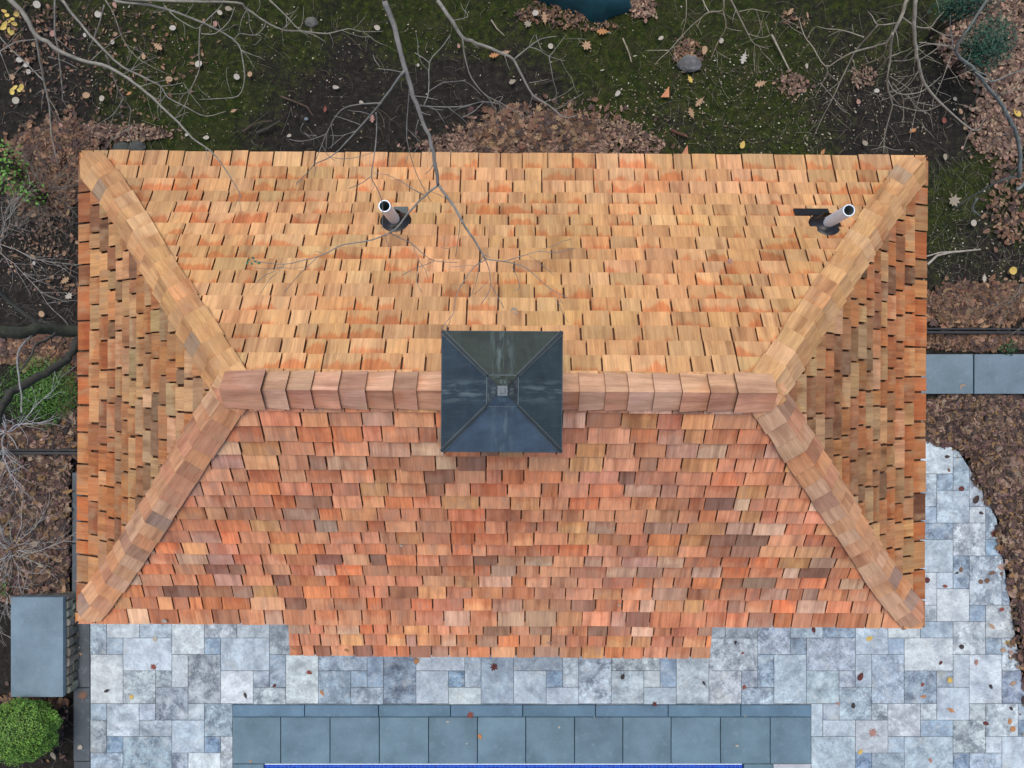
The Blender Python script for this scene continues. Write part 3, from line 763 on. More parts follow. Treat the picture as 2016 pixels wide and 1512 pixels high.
# ------------------------------------------------------------------ stone pier, edging, rocks
pc = g(73, 1273)
pier = empty('stone_pier', (pc.x, pc.y, 0)); tag(pier, 'low stone pier with a large blue grey slab cap by the left edge', 'stone pier')
zt = .24; a = g(21.5, 1176, zt); b_ = g(124, 1372, zt)
m = MB(); m.box(a.x - pc.x, b_.x - pc.x, b_.y - pc.y, a.y - pc.y, zt - .06, zt, (.15, .225, .285), (3, 8)); m.build('cap_stone', M['blue'], pier)
m = MB(); y = b_.y + .02; k = 0
xr_ = g(136, 0, 0).x
for lvl in range(3):
    y = b_.y + .01
    while y < a.y - .02:
        w = TR.uniform(.09, .15); w = min(w, a.y - y)
        z0_, z1_ = -.06 + lvl * .08, -.06 + (lvl + 1) * .08 - .006
        n = 8; cx = a.x - pc.x + .03; ex_ = b_.x - pc.x + .055 + TR.uniform(-.02, .015) - lvl * .004
        col = jit((.16, .165, .14), .3, TR)
        P = [(cx, y - pc.y + .004), (ex_ - .02, y - pc.y + .006), (ex_, y - pc.y + .03), (ex_, y + w - pc.y - .03), (ex_ - .02, y + w - pc.y - .006), (cx, y + w - pc.y - .004)]
        m.prism([(p[0], p[1], z0_) for p in P], [(p[0] * 1.0 - (.01 if p[0] > 0 else 0), p[1], z1_) for p in P], col); y += w
m.build('stone_course', M['stone'], pier)

def edging(x0, x1, y, z, name, lab, w=.05):
    a, b_ = g(x0, y, z), g(x1, y + 1.5, z); m = MB(); c = Vector((b_.x if x0 < 500 else a.x, a.y, 0))
    for dy, dz, ww in ((0, 0, .018), (-.04, -.02, .03)):
        P = [(a.x, a.y + dy - ww / 2), (b_.x, b_.y + dy - ww / 2), (b_.x, b_.y + dy + ww / 2), (a.x, a.y + dy + ww / 2)]
        m.prism([(p[0] - c.x, p[1] - c.y, -.1) for p in P], [(p[0] - c.x, p[1] - c.y, z + dz) for p in P], (1, 1, 1))
    o = m.build(name, M['steel']); o.location = c; tag(o, lab, 'garden edging'); return o
edging(1760, 2250, 647, .14, 'garden_edging', 'dark metal garden edging above the bluestone path on the right')
edging(-200, 260, 885, .12, 'garden_edging', 'dark metal garden edging crossing the leaf bed on the left')

def rock(x, y, r, col, lab, sq=.6, z=0.0, name='rock'):
    c = g(x, y, .02); m = MB(); rr = random.Random(int(x * 7 + y)); n, k = 10, 7
    for i in range(k + 1):
        ph = math.pi * i / k
        for j in range(n):
            t = 2 * math.pi * j / n; v = Vector((math.sin(ph) * math.cos(t), math.sin(ph) * math.sin(t), math.cos(ph)))
            f = 1 + .22 * noise.noise(v * 1.7 + Vector((x, y, 0)))
            m.v.append((v.x * r * f * 1.1, v.y * r * f * .85, v.z * r * f * sq))
    for i in range(k):
        for j in range(n): q = (j + 1) % n; m.face((i * n + j, (i + 1) * n + j, (i + 1) * n + q, i * n + q), jit(col, .1, rr))
    o = m.build(name, M['stone']); o.location = (c.x, c.y, z); return tag(o, lab, 'rock')
rock(1358, 125, .135, (.13, .135, .14), 'grey rounded rock in a ring of dead leaves behind the roof')
rock(612, 42, .075, (.14, .14, .13), 'small grey stone on the moss near the top of the picture')
for i, (x, r) in enumerate(((238, .10), (268, .11))):
    rock(x, 291, r, (.06, .068, .062), ['mossy stone nearest the top left roof corner, half under the eave', 'second mossy stone along the back eave from the left corner', 'third mossy stone along the back eave from the left corner', 'fourth mossy stone along the back eave from the left corner'][i], .5)
rock(1451, 1468, .018, (.45, .43, .38), 'tiny pale pebble on the coping slab near its right end', .6, .02, 'pebble')
rock(602, 233, .025, (.2, .25, .3), 'small blue grey stone on bare soil left of the centre branch', .6)

def offcut(x, y, pts, col, lab, z=.03):
    c = g(x, y, z); m = MB(); s = H / FPX
    P = [(a * s, -b_ * s) for a, b_ in pts]
    ar = sum(P[i][0] * P[(i + 1) % 3][1] - P[(i + 1) % 3][0] * P[i][1] for i in range(3))
    if ar < 0: P.reverse()
    m.prism([(p[0], p[1], 0) for p in P], [(p[0], p[1], .012) for p in P], col, uv=[(p[0] + x, p[1]) for p in P])
    o = m.build('shingle_offcut', M['leaf']); o.location = c; return tag(o, lab, 'wood offcut', 'triangular cedar offcuts on the ground')
offcut(1309, 183, [(8, -13), (-9, 9), (8, 9)], (.50, .21, .10), 'orange triangular shingle offcut lying on open moss')
offcut(1094, 229, [(-8, -8), (8, -5), (-1, 12)], (.34, .12, .07), 'dark red triangular offcut at the top edge of the leaf pile')
offcut(1347, 298, [(6, -12), (-8, 10), (8, 10)], (.45, .19, .10), 'triangular offcut poking out from under the back eave')
offcut(1340, 262, [(-14, -4), (12, 4), (12, 8)], (.16, .07, .04), 'thin dark wood sliver on the moss behind the roof')

# tarp
m = MB(); OUT = [(1040,-8),(1062,3),(1100,16),(1130,27),(1160,41),(1186,45),(1200,34),(1222,27),(1247,20),(1243,6),(1240,-20),(1250,-90),(1190,-160),(1100,-150),(1040,-80)]
cx, cy = 1150, -40; c = g(cx, cy); K = 9; n = len(OUT); dense = []
for i in range(n):
    a, b_ = OUT[i], OUT[(i + 1) % n]
    for k in range(3): t = k / 3; dense.append((a[0] + (b_[0] - a[0]) * t, a[1] + (b_[1] - a[1]) * t))
n = len(dense)
for k in range(K + 1):
    f = 1 - k / K * .98
    for (x, y) in dense:
        q = g(cx + (x - cx) * f, cy + (y - cy) * f); hgt = .02 + .20 * min(1, (1 - f) * 3.2) ** .6 + .05 * noise.noise(Vector((q.x * 3.5, q.y * 5, 1))) * min(1, (1 - f) * 6) + .03 * math.sin(q.x * 7 + q.y * 16) * min(1, (1 - f) * 5)
        m.v.append((q.x - c.x, q.y - c.y, hgt if k else -.02))
for k in range(K):
    for i in range(n): j = (i + 1) % n; m.face((k * n + i, (k + 1) * n + i, (k + 1) * n + j, k * n + j))
m.face([K * n + i for i in range(n)])
o = m.build('tarp', M['tarp'], smooth=True); o.location = c; tag(o, 'dark teal tarp bundled on the ground among leaves at the top edge', 'tarp')

# ------------------------------------------------------------------ leaves
def outline(kind):
    if kind == 'oval': return [(math.sin(t) * .32 * (1 - .25 * math.cos(t)), -math.cos(t) * .5) for t in [2 * math.pi * i / 10 for i in range(10)]]
    if kind == 'round': return [(math.sin(t) * .46, -math.cos(t) * .5) for t in [2 * math.pi * i / 11 for i in range(11)]]
    if kind == 'oak': return [(.03,-.6),(.06,-.38),(.2,-.32),(.1,-.2),(.33,-.06),(.14,.02),(.34,.24),(.12,.24),(.14,.42),(0,.52),(-.14,.42),(-.12,.24),(-.34,.24),(-.14,.02),(-.33,-.06),(-.1,-.2),(-.2,-.32),(-.06,-.38),(-.03,-.6)]
    if kind == 'maple': return [(.02,-.55),(.04,-.25),(.32,-.34),(.26,-.14),(.5,.04),(.28,.08),(.3,.28),(.12,.2),(0,.5),(-.12,.2),(-.3,.28),(-.28,.08),(-.5,.04),(-.26,-.14),(-.32,-.34),(-.04,-.25),(-.02,-.55)]
    return [(.0,-.5),(.12,-.1),(.1,.25),(0,.5),(-.1,.25),(-.12,-.1)]
OUTL = {k: outline(k) for k in ('oval', 'round', 'oak', 'maple', 'sliver')}
def add_leaf(mb, kind, c, size, rot, tilt, taz, curl, col, r):
    pts = OUTL[kind]; M_ = Matrix.Rotation(taz, 3, 'Z') @ Matrix.Rotation(tilt, 3, 'X') @ Matrix.Rotation(rot - taz, 3, 'Z'); b0 = len(mb.v)
    mb.v.append(tuple(c + M_ @ Vector((0, 0, 0))))
    for (a, b_) in pts:
        zz = curl * (a * a * 2.2 + b_ * b_ * .8) * size
        mb.v.append(tuple(c + M_ @ Vector((a * size, b_ * size, zz))))
    n = len(pts)
    for i in range(n): mb.face((b0, b0 + 1 + i, b0 + 1 + (i + 1) % n), col)
LC = {'pale': (.40,.37,.31), 'white': (.42,.40,.36), 'yellow': (.55,.40,.10), 'orange': (.42,.20,.08), 'tan': (.38,.25,.15), 'brown': (.16,.09,.06),
      'dark red': (.10,.025,.022), 'red': (.22,.06,.045), 'dark': (.035,.028,.028), 'grey': (.27,.24,.18), 'pink': (.34,.19,.16)}
leafmesh = {}
LAND = [(612,42,'the small grey stone'),(1358,125,'the grey rock'),(1150,20,'the teal tarp'),(1309,183,'the orange offcut'),(1060,265,'the heaped leaf pile'),(797,150,'the fork of the centre branch'),
        (155,293,'the top left roof corner'),(1827,306,'the top right roof corner'),(460,270,'the left back eave'),(780,436,'the left vent pipe'),(1622,443,'the right vent pipe'),(988,771,'the cupola'),
        (73,1273,'the stone pier'),(50,1440,'the round green bush'),(149,1226,'the bottom left roof corner'),(1819,1233,'the bottom right roof corner'),(577,1293,'the extension left end'),(1400,1293,'the extension right end'),
        (458,1387,'the left coping corner'),(1597,1387,'the right coping corner'),(1000,1400,'the coping middle'),(1940,1050,'the curved patio edge'),(1990,1300,'the right leaf bed'),
        (1870,735,'the bluestone path'),(80,650,'the mossy trunk on the left'),(260,60,'the top left branches'),(1560,60,'the two top right trees'),(1900,150,'the dark evergreen'),(1750,200,'the top right branches'),(60,770,'the low green shrub'),(1750,1400,'the lower right paving')]
leaves = []
def where(x, y):
    d = sorted((math.hypot(x - a, y - b_), a, b_, t) for a, b_, t in LAND)[0]
    dx, dy = x - d[1], y - d[2]
    if d[0] < 12: return 'at ' + d[3], d[0]
    if abs(dx) > abs(dy) * 1.8: w = 'left of ' if dx < 0 else 'right of '
    elif abs(dy) > abs(dx) * 1.8: w = 'above ' if dy < 0 else 'below '
    else: w = ('upper ' if dy < 0 else 'lower ') + ('left of ' if dx < 0 else 'right of ')
    return w + d[3], d[0]
def leaf(x, y, size, colour, kind, on='ground', z=None, side='S'):
    r = random.Random(int(x * 13 + y * 7)); key = (colour, kind, r.randint(0, 1))
    if key not in leafmesh:
        m = MB(); add_leaf(m, kind, Vector((0, 0, 0)), 1, 0, 0, 0, .25 if key[2] else .12, LC[colour], r)
        if kind in ('oak', 'maple', 'oval'): m.tube([(0, -.48, .05), (.03, -.75, .04)], .015, 4, tuple(c * .7 for c in LC[colour]))
        o = m.build(kind + '_leaf', M['leaf']); leafmesh[key] = o.data; bpy.data.objects.remove(o)
    o = bpy.data.objects.new('fallen_leaf', leafmesh[key]); C.objects.link(o)
    if on == 'roof': p = z
    else: p = g(x, y, {'ground': .045, 'patio': .005, 'coping': .016}[on])
    o.location = p; tl = .25 if on == 'ground' else .1; o.rotation_euler = (r.uniform(-tl, tl), r.uniform(-tl, tl), r.uniform(0, 6.28)); s = size / FPX * H; o.scale = (s, s, s)
    if on == 'roof':
        nrm = {'N': (0, .6, .8), 'S': (0, -.55, .83), 'W': (-.6, 0, .8)}[side]
        o.rotation_euler = (Vector(nrm).to_track_quat('Z', 'Y').to_matrix() @ Matrix.Rotation(r.uniform(0, 6.28), 3, 'Z')).to_euler()
    w, d = where(x, y); leaves.append((o, colour, kind, on, w, d)); return o
for a in [(305,1258,10,'pale','round'),(302,1313,15,'red','maple'),(210,1360,12,'dark','oak'),(259,1372,12,'yellow','maple'),(483,1369,12,'dark','oak'),(609,1324,11,'red','oval'),(540,1350,9,'dark red','oval'),(634,1364,13,'orange','oak'),
          (158,1471,13,'pale','maple'),(151,1277,15,'pale','oak'),(155,1288,14,'tan','oak'),(163,1369,22,'brown','maple'),(145,1290,12,'dark red','oval'),(820,1301,16,'orange','maple'),(973,1313,19,'dark red','maple'),(1226,1332,12,'dark','oval'),
          (1602,1240,12,'dark red','oval'),(1712,1257,14,'yellow','oval'),(1694,1332,17,'dark red','oval'),(1816,1348,9,'red','oval'),(1818,1371,12,'orange','oak'),(1870,1339,16,'yellow','maple'),(1680,1389,12,'dark','oval'),(1872,1398,14,'orange','oak'),
          (1718,1442,20,'pink','maple'),(1694,1480,12,'yellow','oval'),(1941,1424,12,'dark red','oval'),(1832,1497,10,'pink','oval'),(1825,1142,12,'dark red','round'),(1892,1121,11,'brown','oval'),(1861,1154,10,'red','oval'),(1957,1051,17,'dark red','maple'),
          (1970,1088,11,'dark red','oval'),(1972,1130,9,'brown','oval'),(1953,1128,15,'brown','oak'),(1931,1145,10,'brown','round'),(1943,1143,11,'brown','round'),(1884,1128,8,'dark','oak'),(1972,1200,11,'red','oval'),(1953,1233,14,'tan','oak'),(1852,1305,9,'dark red','oval'),
          (1951,1352,10,'dark','oval'),(1922,1304,12,'pink','oval'),(1893,1273,10,'dark','round'),(1865,899,10,'dark','oval'),(1868,925,8,'brown','oval'),(1893,962,11,'dark red','round'),(1984,1265,14,'yellow','oak'),(1975,1280,12,'tan','oval'),(1995,1345,14,'tan','oak'),
          (1988,1420,12,'orange','oval'),(1994,1435,12,'orange','round'),(1991,1395,9,'dark','oval'),(1448,1265,8,'dark','oval'),(1462,1286,8,'red','oak'),(1465,1353,10,'red','oval'),(1386,1345,10,'dark','oak'),(1780,1237,12,'brown','oak'),(1650,1385,8,'pink','oval'),(1932,1010,9,'dark','oval')]:
    leaf(*a, on='patio')
for a in [(926,1407,16,'red','maple'),(945,1450,12,'orange','oval'),(881,1421,6,'white','oval'),(1289,1386,12,'dark red','maple'),(1170,1411,5,'white','sliver'),(1101,1432,5,'white','oval'),(493,1499,8,'tan','oak'),(919,1464,4,'white','oval'),(1467,1410,6,'pale','sliver')]:
    leaf(*a, on='coping')
for a in [(73,9,15,'white','round'),(193,28,14,'white','round'),(340,55,13,'white','round'),(391,126,15,'white','round'),(466,151,12,'white','round'),(333,156,13,'tan','round'),(31,198,14,'pale','round'),(201,194,12,'pale','round'),(170,188,14,'tan','round'),
          (406,271,13,'pale','oval'),(368,265,9,'white','oval'),(661,172,12,'pale','oval'),(460,218,13,'tan','oak'),(432,24,13,'pale','oval'),(450,17,14,'grey','oval'),(38,118,12,'white','round'),(52,128,13,'white','round'),(56,141,10,'white','round'),
          (222,83,10,'white','round'),(167,69,8,'white','round'),(569,267,9,'pale','oval'),(492,146,11,'tan','round'),(283,111,13,'tan','oval'),(226,10,13,'pink','oval'),(311,92,22,'tan','oak'),(104,66,13,'pink','round'),(424,47,12,'pink','oval'),(254,184,13,'orange','oak'),
          (1054,26,13,'white','round'),(1039,47,18,'grey','maple'),(1072,35,22,'tan','oak'),(1186,62,22,'orange','oak'),(1155,90,24,'tan','maple'),(1084,91,11,'pale','round'),(1216,184,13,'white','oval'),(1009,161,14,'grey','oval'),(973,109,20,'orange','oak'),(995,104,18,'tan','oak'),
          (742,54,15,'pale','oval'),(823,128,6,'white','round'),(662,172,11,'pale','oval'),(733,233,18,'pink','oak'),(1301,75,11,'pale','oval'),(903,90,9,'pink','oval'),(712,202,10,'pale','oval'),
          (1464,115,22,'white','oak'),(1497,165,22,'tan','oak'),(1377,201,20,'tan','oak'),(1361,222,20,'tan','oak'),(1359,156,15,'yellow','oak'),(1590,30,14,'tan','sliver'),(1556,23,16,'tan','oak'),(1726,179,10,'white','round'),(1891,219,12,'tan','oval'),(1797,257,16,'orange','oak'),
          (1859,237,12,'red','oval'),(1703,282,12,'grey','round'),(1462,285,15,'yellow','oval'),(1620,299,13,'orange','oak'),(1861,309,13,'grey','oval'),(2002,222,20,'yellow','oval'),(1917,439,14,'pale','round'),(1878,396,30,'grey','maple'),(1420,80,10,'pale','round'),(1387,99,17,'tan','oval'),
          (136,583,18,'pale','maple'),(82,618,13,'tan','round'),(128,552,20,'tan','oak'),(101,689,18,'orange','oak'),(66,424,11,'tan','oval'),(67,518,8,'white','round'),(1942,455,14,'brown','oval'),(1938,548,16,'pale','oak'),(1895,762,13,'tan','round'),(1588,130,10,'pale','oval'),
          (1690,200,11,'pink','oval'),(640,215,12,'red','oak'),(24,152,16,'tan','maple'),(120,246,10,'pink','oval'),(1994,533,17,'yellow','round'),(158,1145,16,'tan','oak'),(125,1160,20,'tan','oak'),(104,1130,20,'tan','oak'),(105,1488,17,'grey','oval'),(1880,195,9,'pale','round'),(1250,110,9,'pale','sliver'),(1186,138,9,'white','sliver')]:
    leaf(*a)
def on_roof(side, x, y):
    D = 5.6
    for _ in range(60):
        w = loc(px(x, y, D))
        if side == 'N': hh = HY - w.y
        elif side == 'S': hh = HY + w.y
        else: hh = (HX - abs(w.x)) / RX * HY
        D += ((H - (ZE + zh(max(0, hh)) if hh >= 0 else H - (ZE + hh * .577))) - D) * .5
    return px(x, y, D - .03)
for (sd, x, y, s_, cl, kd) in [('N',1013,613,17,'grey','oval'),('W',203,960,18,'orange','maple'),('W',207,700,10,'orange','oak'),('N',1437,514,14,'pink','oval'),('S',790,1074,8,'pale','oval'),('S',841,1194,5,'white','oval'),('S',1219,1191,8,'pale','oval'),('S',1275,1161,6,'pale','sliver'),
                               ('S',324,1222,11,'white','round'),('S',1083,1265,18,'pink','sliver'),('S',683,1280,12,'orange','oval'),('S',579,1277,10,'orange','oval')]:
    leaf(x, y, s_ * .68, cl, kd, 'roof', on_roof(sd, x, y), sd)
cnt = {}
for t in leaves: cnt.setdefault(t[1:5], []).append(t)
ordn = ['nearest', 'second nearest', 'third nearest', 'fourth nearest', 'fifth nearest', 'sixth nearest', 'seventh nearest']
surf = {'ground': 'on the ground', 'patio': 'on the paving', 'coping': 'on the pool coping', 'roof': 'on the shingles'}
for k, ts in cnt.items():
    ts.sort(key=lambda t: t[5])
    for i, t in enumerate(ts):
        kd = {'sliver': 'narrow', 'oak': 'lobed oak', 'maple': 'pointed maple'}.get(k[1], k[1])
        lab = f"{k[0]} {kd} leaf {surf[k[2]]} {k[3]}" + (f", {ordn[min(i, 6)]}" if len(ts) > 1 else '')
        tag(t[0], lab, 'leaf', {'ground': 'single leaves on the mossy ground', 'patio': 'single leaves on the paving', 'coping': 'single leaves on the pool coping', 'roof': 'single leaves on the roof'}[k[2]])

# leaf litter (uncountable)
BR = [(.14,.078,.045),(.20,.12,.075),(.095,.052,.034),(.055,.033,.026),(.27,.17,.10),(.17,.085,.05),(.07,.045,.04)]
PK = [(.17,.105,.075),(.24,.155,.11),(.11,.065,.048),(.07,.042,.034),(.34,.23,.16)]
DK = [(.09,.055,.04),(.14,.085,.058),(.05,.032,.027),(.20,.135,.095),(.03,.022,.02),(.20,.12,.05),(.27,.19,.14),(.11,.06,.06),(.06,.035,.03)]
def litter(lab, regions, seed, name='leaf_litter'):
    r = random.Random(seed); m = MB()
    for (x, y, rx, ry, n, pal, smin, smax, kinds, mound) in regions:
        for _ in range(int(n * (1.5 if n > 300 and smax > .04 else 1))):
            t = r.uniform(0, 6.283); q = math.sqrt(r.random()); q = q if r.random() < .78 else q * r.uniform(1.0, 1.55)
            wob = 1 + .25 * noise.noise(Vector((math.cos(t) * 1.5, math.sin(t) * 1.5, x)))
            X = x + math.cos(t) * rx * q * wob; Y = y + math.sin(t) * ry * q * wob
            smk = .85
            p = g(X, Y); z = max(gz(p.x, p.y), -.03) + .012 + mound * max(0, 1 - q * q) + r.uniform(0, .03)
            if 1822 < X and Y > 868 and X < 2100:   # keep the paving clear inside its curved edge
                inside = True
                for c in range(len(CURVE) - 1):
                    if CURVE[c][1] <= Y <= CURVE[c + 1][1] or c == len(CURVE) - 2 and Y > 1500:
                        tt = (Y - CURVE[c][1]) / (CURVE[c + 1][1] - CURVE[c][1]); xe = CURVE[c][0] + tt * (CURVE[c + 1][0] - CURVE[c][0]); inside = X < xe + 9 + 5 * noise.noise(Vector((Y * .03, 1, 1))) and r.random() > (.22 if X > xe - 9 else .03 if X > xe - 45 else 0); break
                if inside and Y > 876: continue
            if 1815 < X and 692 < Y < 780 or 134 < X < 185 and 905 < Y: continue
            c = jit(r.choice(pal), .3, r)
            add_leaf(m, r.choice(kinds), g(X, Y, z), r.uniform(smin, smax) * smk, r.uniform(0, 6.28), r.uniform(0, .6), r.uniform(0, 6.28), r.uniform(-.3, .6), c, r)
    o = m.build(name, M['leaf']); tag(o, lab, 'leaf litter', kind='stuff'); return o
BIG = ['oak', 'maple', 'oval', 'oval']; SM = ['sliver', 'sliver', 'oval', 'oak']
litter('heap of shredded pinkish brown dead leaves against the back eave', [(1060,285,150,66,3000,PK,.03,.085,SM,.10),(960,295,120,42,1300,PK,.03,.08,SM,.05),(1170,290,120,55,1500,PK,.03,.09,SM,.06),(1060,270,170,60,350,BR,.09,.15,['oak','maple'],.12)], 1)
litter('brown leaves banked up beside the top left roof corner', [(110,300,80,60,1300,BR,.05,.12,BIG,.06),(90,370,70,50,600,BR,.05,.12,BIG,.04),(220,262,110,18,450,PK,.03,.09,SM,.02),(120,500,60,90,160,BR,.04,.09,SM,.0),(60,470,70,100,220,PK,.02,.06,SM,0)], 2)
litter('dark brown leaf bed along the left side of the house', [(80,1000,110,110,2600,DK,.06,.15,BIG,.05),(60,1120,110,60,900,DK,.06,.15,BIG,.04),(80,862,110,28,800,DK,.06,.14,BIG,.03),(90,690,100,30,700,BR,.06,.13,BIG,.03),(140,770,26,60,260,DK,.06,.13,BIG,.02),(60,1430,100,80,120,DK,.05,.10,BIG,0),(35,1160,60,20,300,BR,.06,.14,BIG,.03),(60,1385,80,14,200,BR,.05,.1,BIG,0)], 3)
litter('brown leaf bed to the right of the house and patio', [(1930,600,125,38,1500,BR,.06,.14,BIG,.04),(1920,672,120,16,700,BR,.06,.13,BIG,.02),(1920,830,130,55,2300,DK,.06,.15,BIG,.05),(1990,930,80,90,1700,DK,.06,.15,BIG,.06),(2010,1080,55,90,1500,DK,.06,.15,BIG,.06),(2020,1230,40,120,1100,DK,.06,.14,BIG,.05),(2040,1400,36,100,700,DK,.05,.12,BIG,.03),(1965,1180,22,240,70,DK,.03,.08,BIG,0)], 4)
litter('pinkish leaf drift in the top right corner', [(1985,190,50,110,900,PK,.04,.11,BIG,.03),(1930,90,90,60,600,PK,.04,.10,BIG,.02),(1950,250,40,60,350,PK,.03,.09,BIG,.02),(1960,30,60,40,400,PK,.04,.1,BIG,.02),(1990,400,40,90,300,BR,.04,.1,BIG,.01)], 5)
litter('leaf scraps gathered around the tarp and the rock', [(1085,28,75,20,280,BR,.03,.09,SM+['oak'],.01),(1150,50,70,9,90,BR,.03,.08,SM,.0),(1265,15,28,22,260,PK,.03,.08,SM,.02),(1355,105,32,26,200,BR,.03,.09,SM+['oak'],.01),(1560,40,30,16,60,BR,.03,.07,SM,0),(1560,165,28,22,160,PK,.03,.09,SM,.0),(1700,150,25,20,90,PK,.03,.09,SM,.0),(200,120,200,120,420,BR,.025,.075,SM,0),(60,60,90,60,220,BR,.03,.09,SM,0)], 6)
FL = [(.40,.38,.31),(.26,.23,.17),(.32,.26,.18),(.18,.14,.10),(.12,.09,.06)]
litter('tiny pale leaf flecks strewn over the moss', [(1000,150,1020,160,1300,FL,.012,.030,['sliver','oval'],0),(1550,200,330,110,900,FL,.012,.034,['sliver','oval','oval'],0),(1930,480,110,110,260,FL,.015,.035,['sliver','oval'],0),(60,500,90,130,200,FL,.012,.03,['sliver','oval'],0),(400,120,350,130,300,FL,.012,.03,['sliver','oval'],0),(1000,1350,980,130,110,FL,.008,.02,['sliver','oval'],0),(1925,737,100,36,0,FL,.01,.02,['sliver'],0)], 7, 'leaf_flecks')
# moss tufts: short blades
def moss():
    r = random.Random(31); m = MB()
    for _ in range(70000):
        X = r.uniform(0, 2050); Y = r.uniform(-10, 330)
        if r.random() < .12: X = r.uniform(1822, 2016); Y = r.uniform(300, 560)
        if 150 < X < 1830 and Y > 306: continue
        p = g(X, Y); mv = mossv(p.x, p.y) + 1.2 * noise.noise(Vector((p.x * 1.3, p.y * 1.3, 9))) * .8
        if mv < .48: continue
        z = gz(p.x, p.y); a = r.uniform(0, 6.28); hgt = r.uniform(.006, .018); w = .004; d = Vector((math.cos(a), math.sin(a), 0)); e_ = Vector((-d.y, d.x, 0)) * r.uniform(-.012, .012)
        col = jit(r.choice([(.045,.075,.012),(.07,.095,.016),(.025,.045,.010),(.085,.10,.025)]), .25, r); q = Vector((p.x, p.y, z))
        m.poly([q - d * w, q + d * w, q + e_ + Vector((0, 0, hgt))], col)
    o = m.build('moss_tufts', M['green']); tag(o, 'low green moss tufts over the ground behind the roof', 'moss', kind='stuff')
moss()
# thin dry stems and twigs on the ground
def stems():
    r = random.Random(77); m = MB()
    def one(X, Y, L, rad, col, curv):
        p = g(X, Y, .05); a = r.uniform(0, 6.28); pts = []; n = 6; cv = r.uniform(-curv, curv)
        for i in range(n + 1):
            q = Vector((p.x, p.y, max(gz(p.x, p.y), -.04) + .02 + .015 * math.sin(i / n * 3.14))); pts.append(q); p = p + Vector((math.cos(a), math.sin(a), 0)) * L / n; a += cv / n
        m.tube(pts, rad, 3, col, cap=False)
    for _ in range(1900):
        X = r.uniform(0, 2016); Y = r.uniform(0, 300)
        if r.random() < .35: X = r.uniform(1320, 1880)
        one(X, Y, r.choice([r.uniform(.04, .14), r.uniform(.1, .36)]), r.uniform(.0011, .0022), jit(r.choice([(.24,.22,.16),(.36,.33,.25),(.14,.10,.07),(.10,.10,.06),(.08,.07,.05)]), .3, r), r.choice([.4, 1.2, 2.6]))
    for _ in range(220): one(r.uniform(1830, 2016), r.uniform(300, 560), r.uniform(.08, .3), .0014, jit((.26,.24,.19), .2, r), 2.0)
    for _ in range(260): one(r.uniform(0, 150), r.uniform(300, 640), r.uniform(.06, .25), .0014, jit((.24,.22,.2), .2, r), 2.0)
    for _ in range(150): one(r.uniform(0, 150), r.uniform(900, 1180), r.uniform(.06, .25), .0014, jit((.24,.22,.2), .2, r), 2.0)
    for _ in range(60): one(r.uniform(0, 130), r.uniform(1370, 1512), r.uniform(.06, .25), .0014, jit((.24,.22,.2), .2, r), 2.0)
    o = m.build('dry_stems', M['bark']); tag(o, 'thin curled dry stems scattered over the moss', 'stems', kind='stuff')
stems()
def stick(pts, w, lab, col=(.07, .055, .045), z=.05):
    P = [g(x, y, z) for x, y in pts]; c = P[0]; m = MB(); n = len(P)
    m.tube([p - c for p in P], [w / FPX * H / 2 * (1 - .5 * i / n) for i in range(n)], 6, col, wob=.15); o = m.build('fallen_stick', M['bark']); o.location = c; tag(o, lab, 'stick', 'fallen sticks on the ground')
for pts, w, lab, col in [
    ([(478,260),(495,247),(515,240),(536,238)], 4, 'dark curved stick on soil above the back eave', (.06,.045,.035)), ([(505,262),(528,252),(552,238)], 6, 'thick dark stick beside the curved one above the back eave', (.055,.05,.04)),
    ([(553,190),(580,200),(604,210),(616,228)], 4, 'forked brown stick lying right of the green moss', (.09,.06,.045)), ([(932,191),(955,202),(974,212)], 5, 'dark stick above the leaf pile', (.035,.03,.028)),
    ([(967,39),(978,56),(993,70)], 3, 'pale thin stick left of the tarp', (.28,.25,.2)), ([(1226,75),(1238,103),(1243,122)], 3, 'pale straight stick right of the tarp', (.3,.27,.2)),
    ([(1519,68),(1535,100),(1555,140)], 4, 'pale speckled stick standing out on moss between the right trees', (.3,.28,.22)), ([(1826,521),(1845,503),(1870,497),(1900,494),(1930,491)], 5, 'long pale stick right of the roof, lower of the two', (.36,.33,.28)),
    ([(1822,505),(1850,497),(1885,494)], 3, 'short pale stick right of the roof, upper of the two', (.36,.33,.28)), ([(1065,165),(1090,158),(1110,151)], 4, 'dark stick on soil right of the long branch', (.04,.035,.03)),
    ([(1320,255),(1335,262),(1348,267)], 6, 'reddish brown bark strip near the back eave', (.10,.045,.03)), ([(728,50),(745,46),(764,40)], 3, 'dark twig left of the centre branch top', (.05,.04,.035))]:
    stick(pts, w, lab, col)

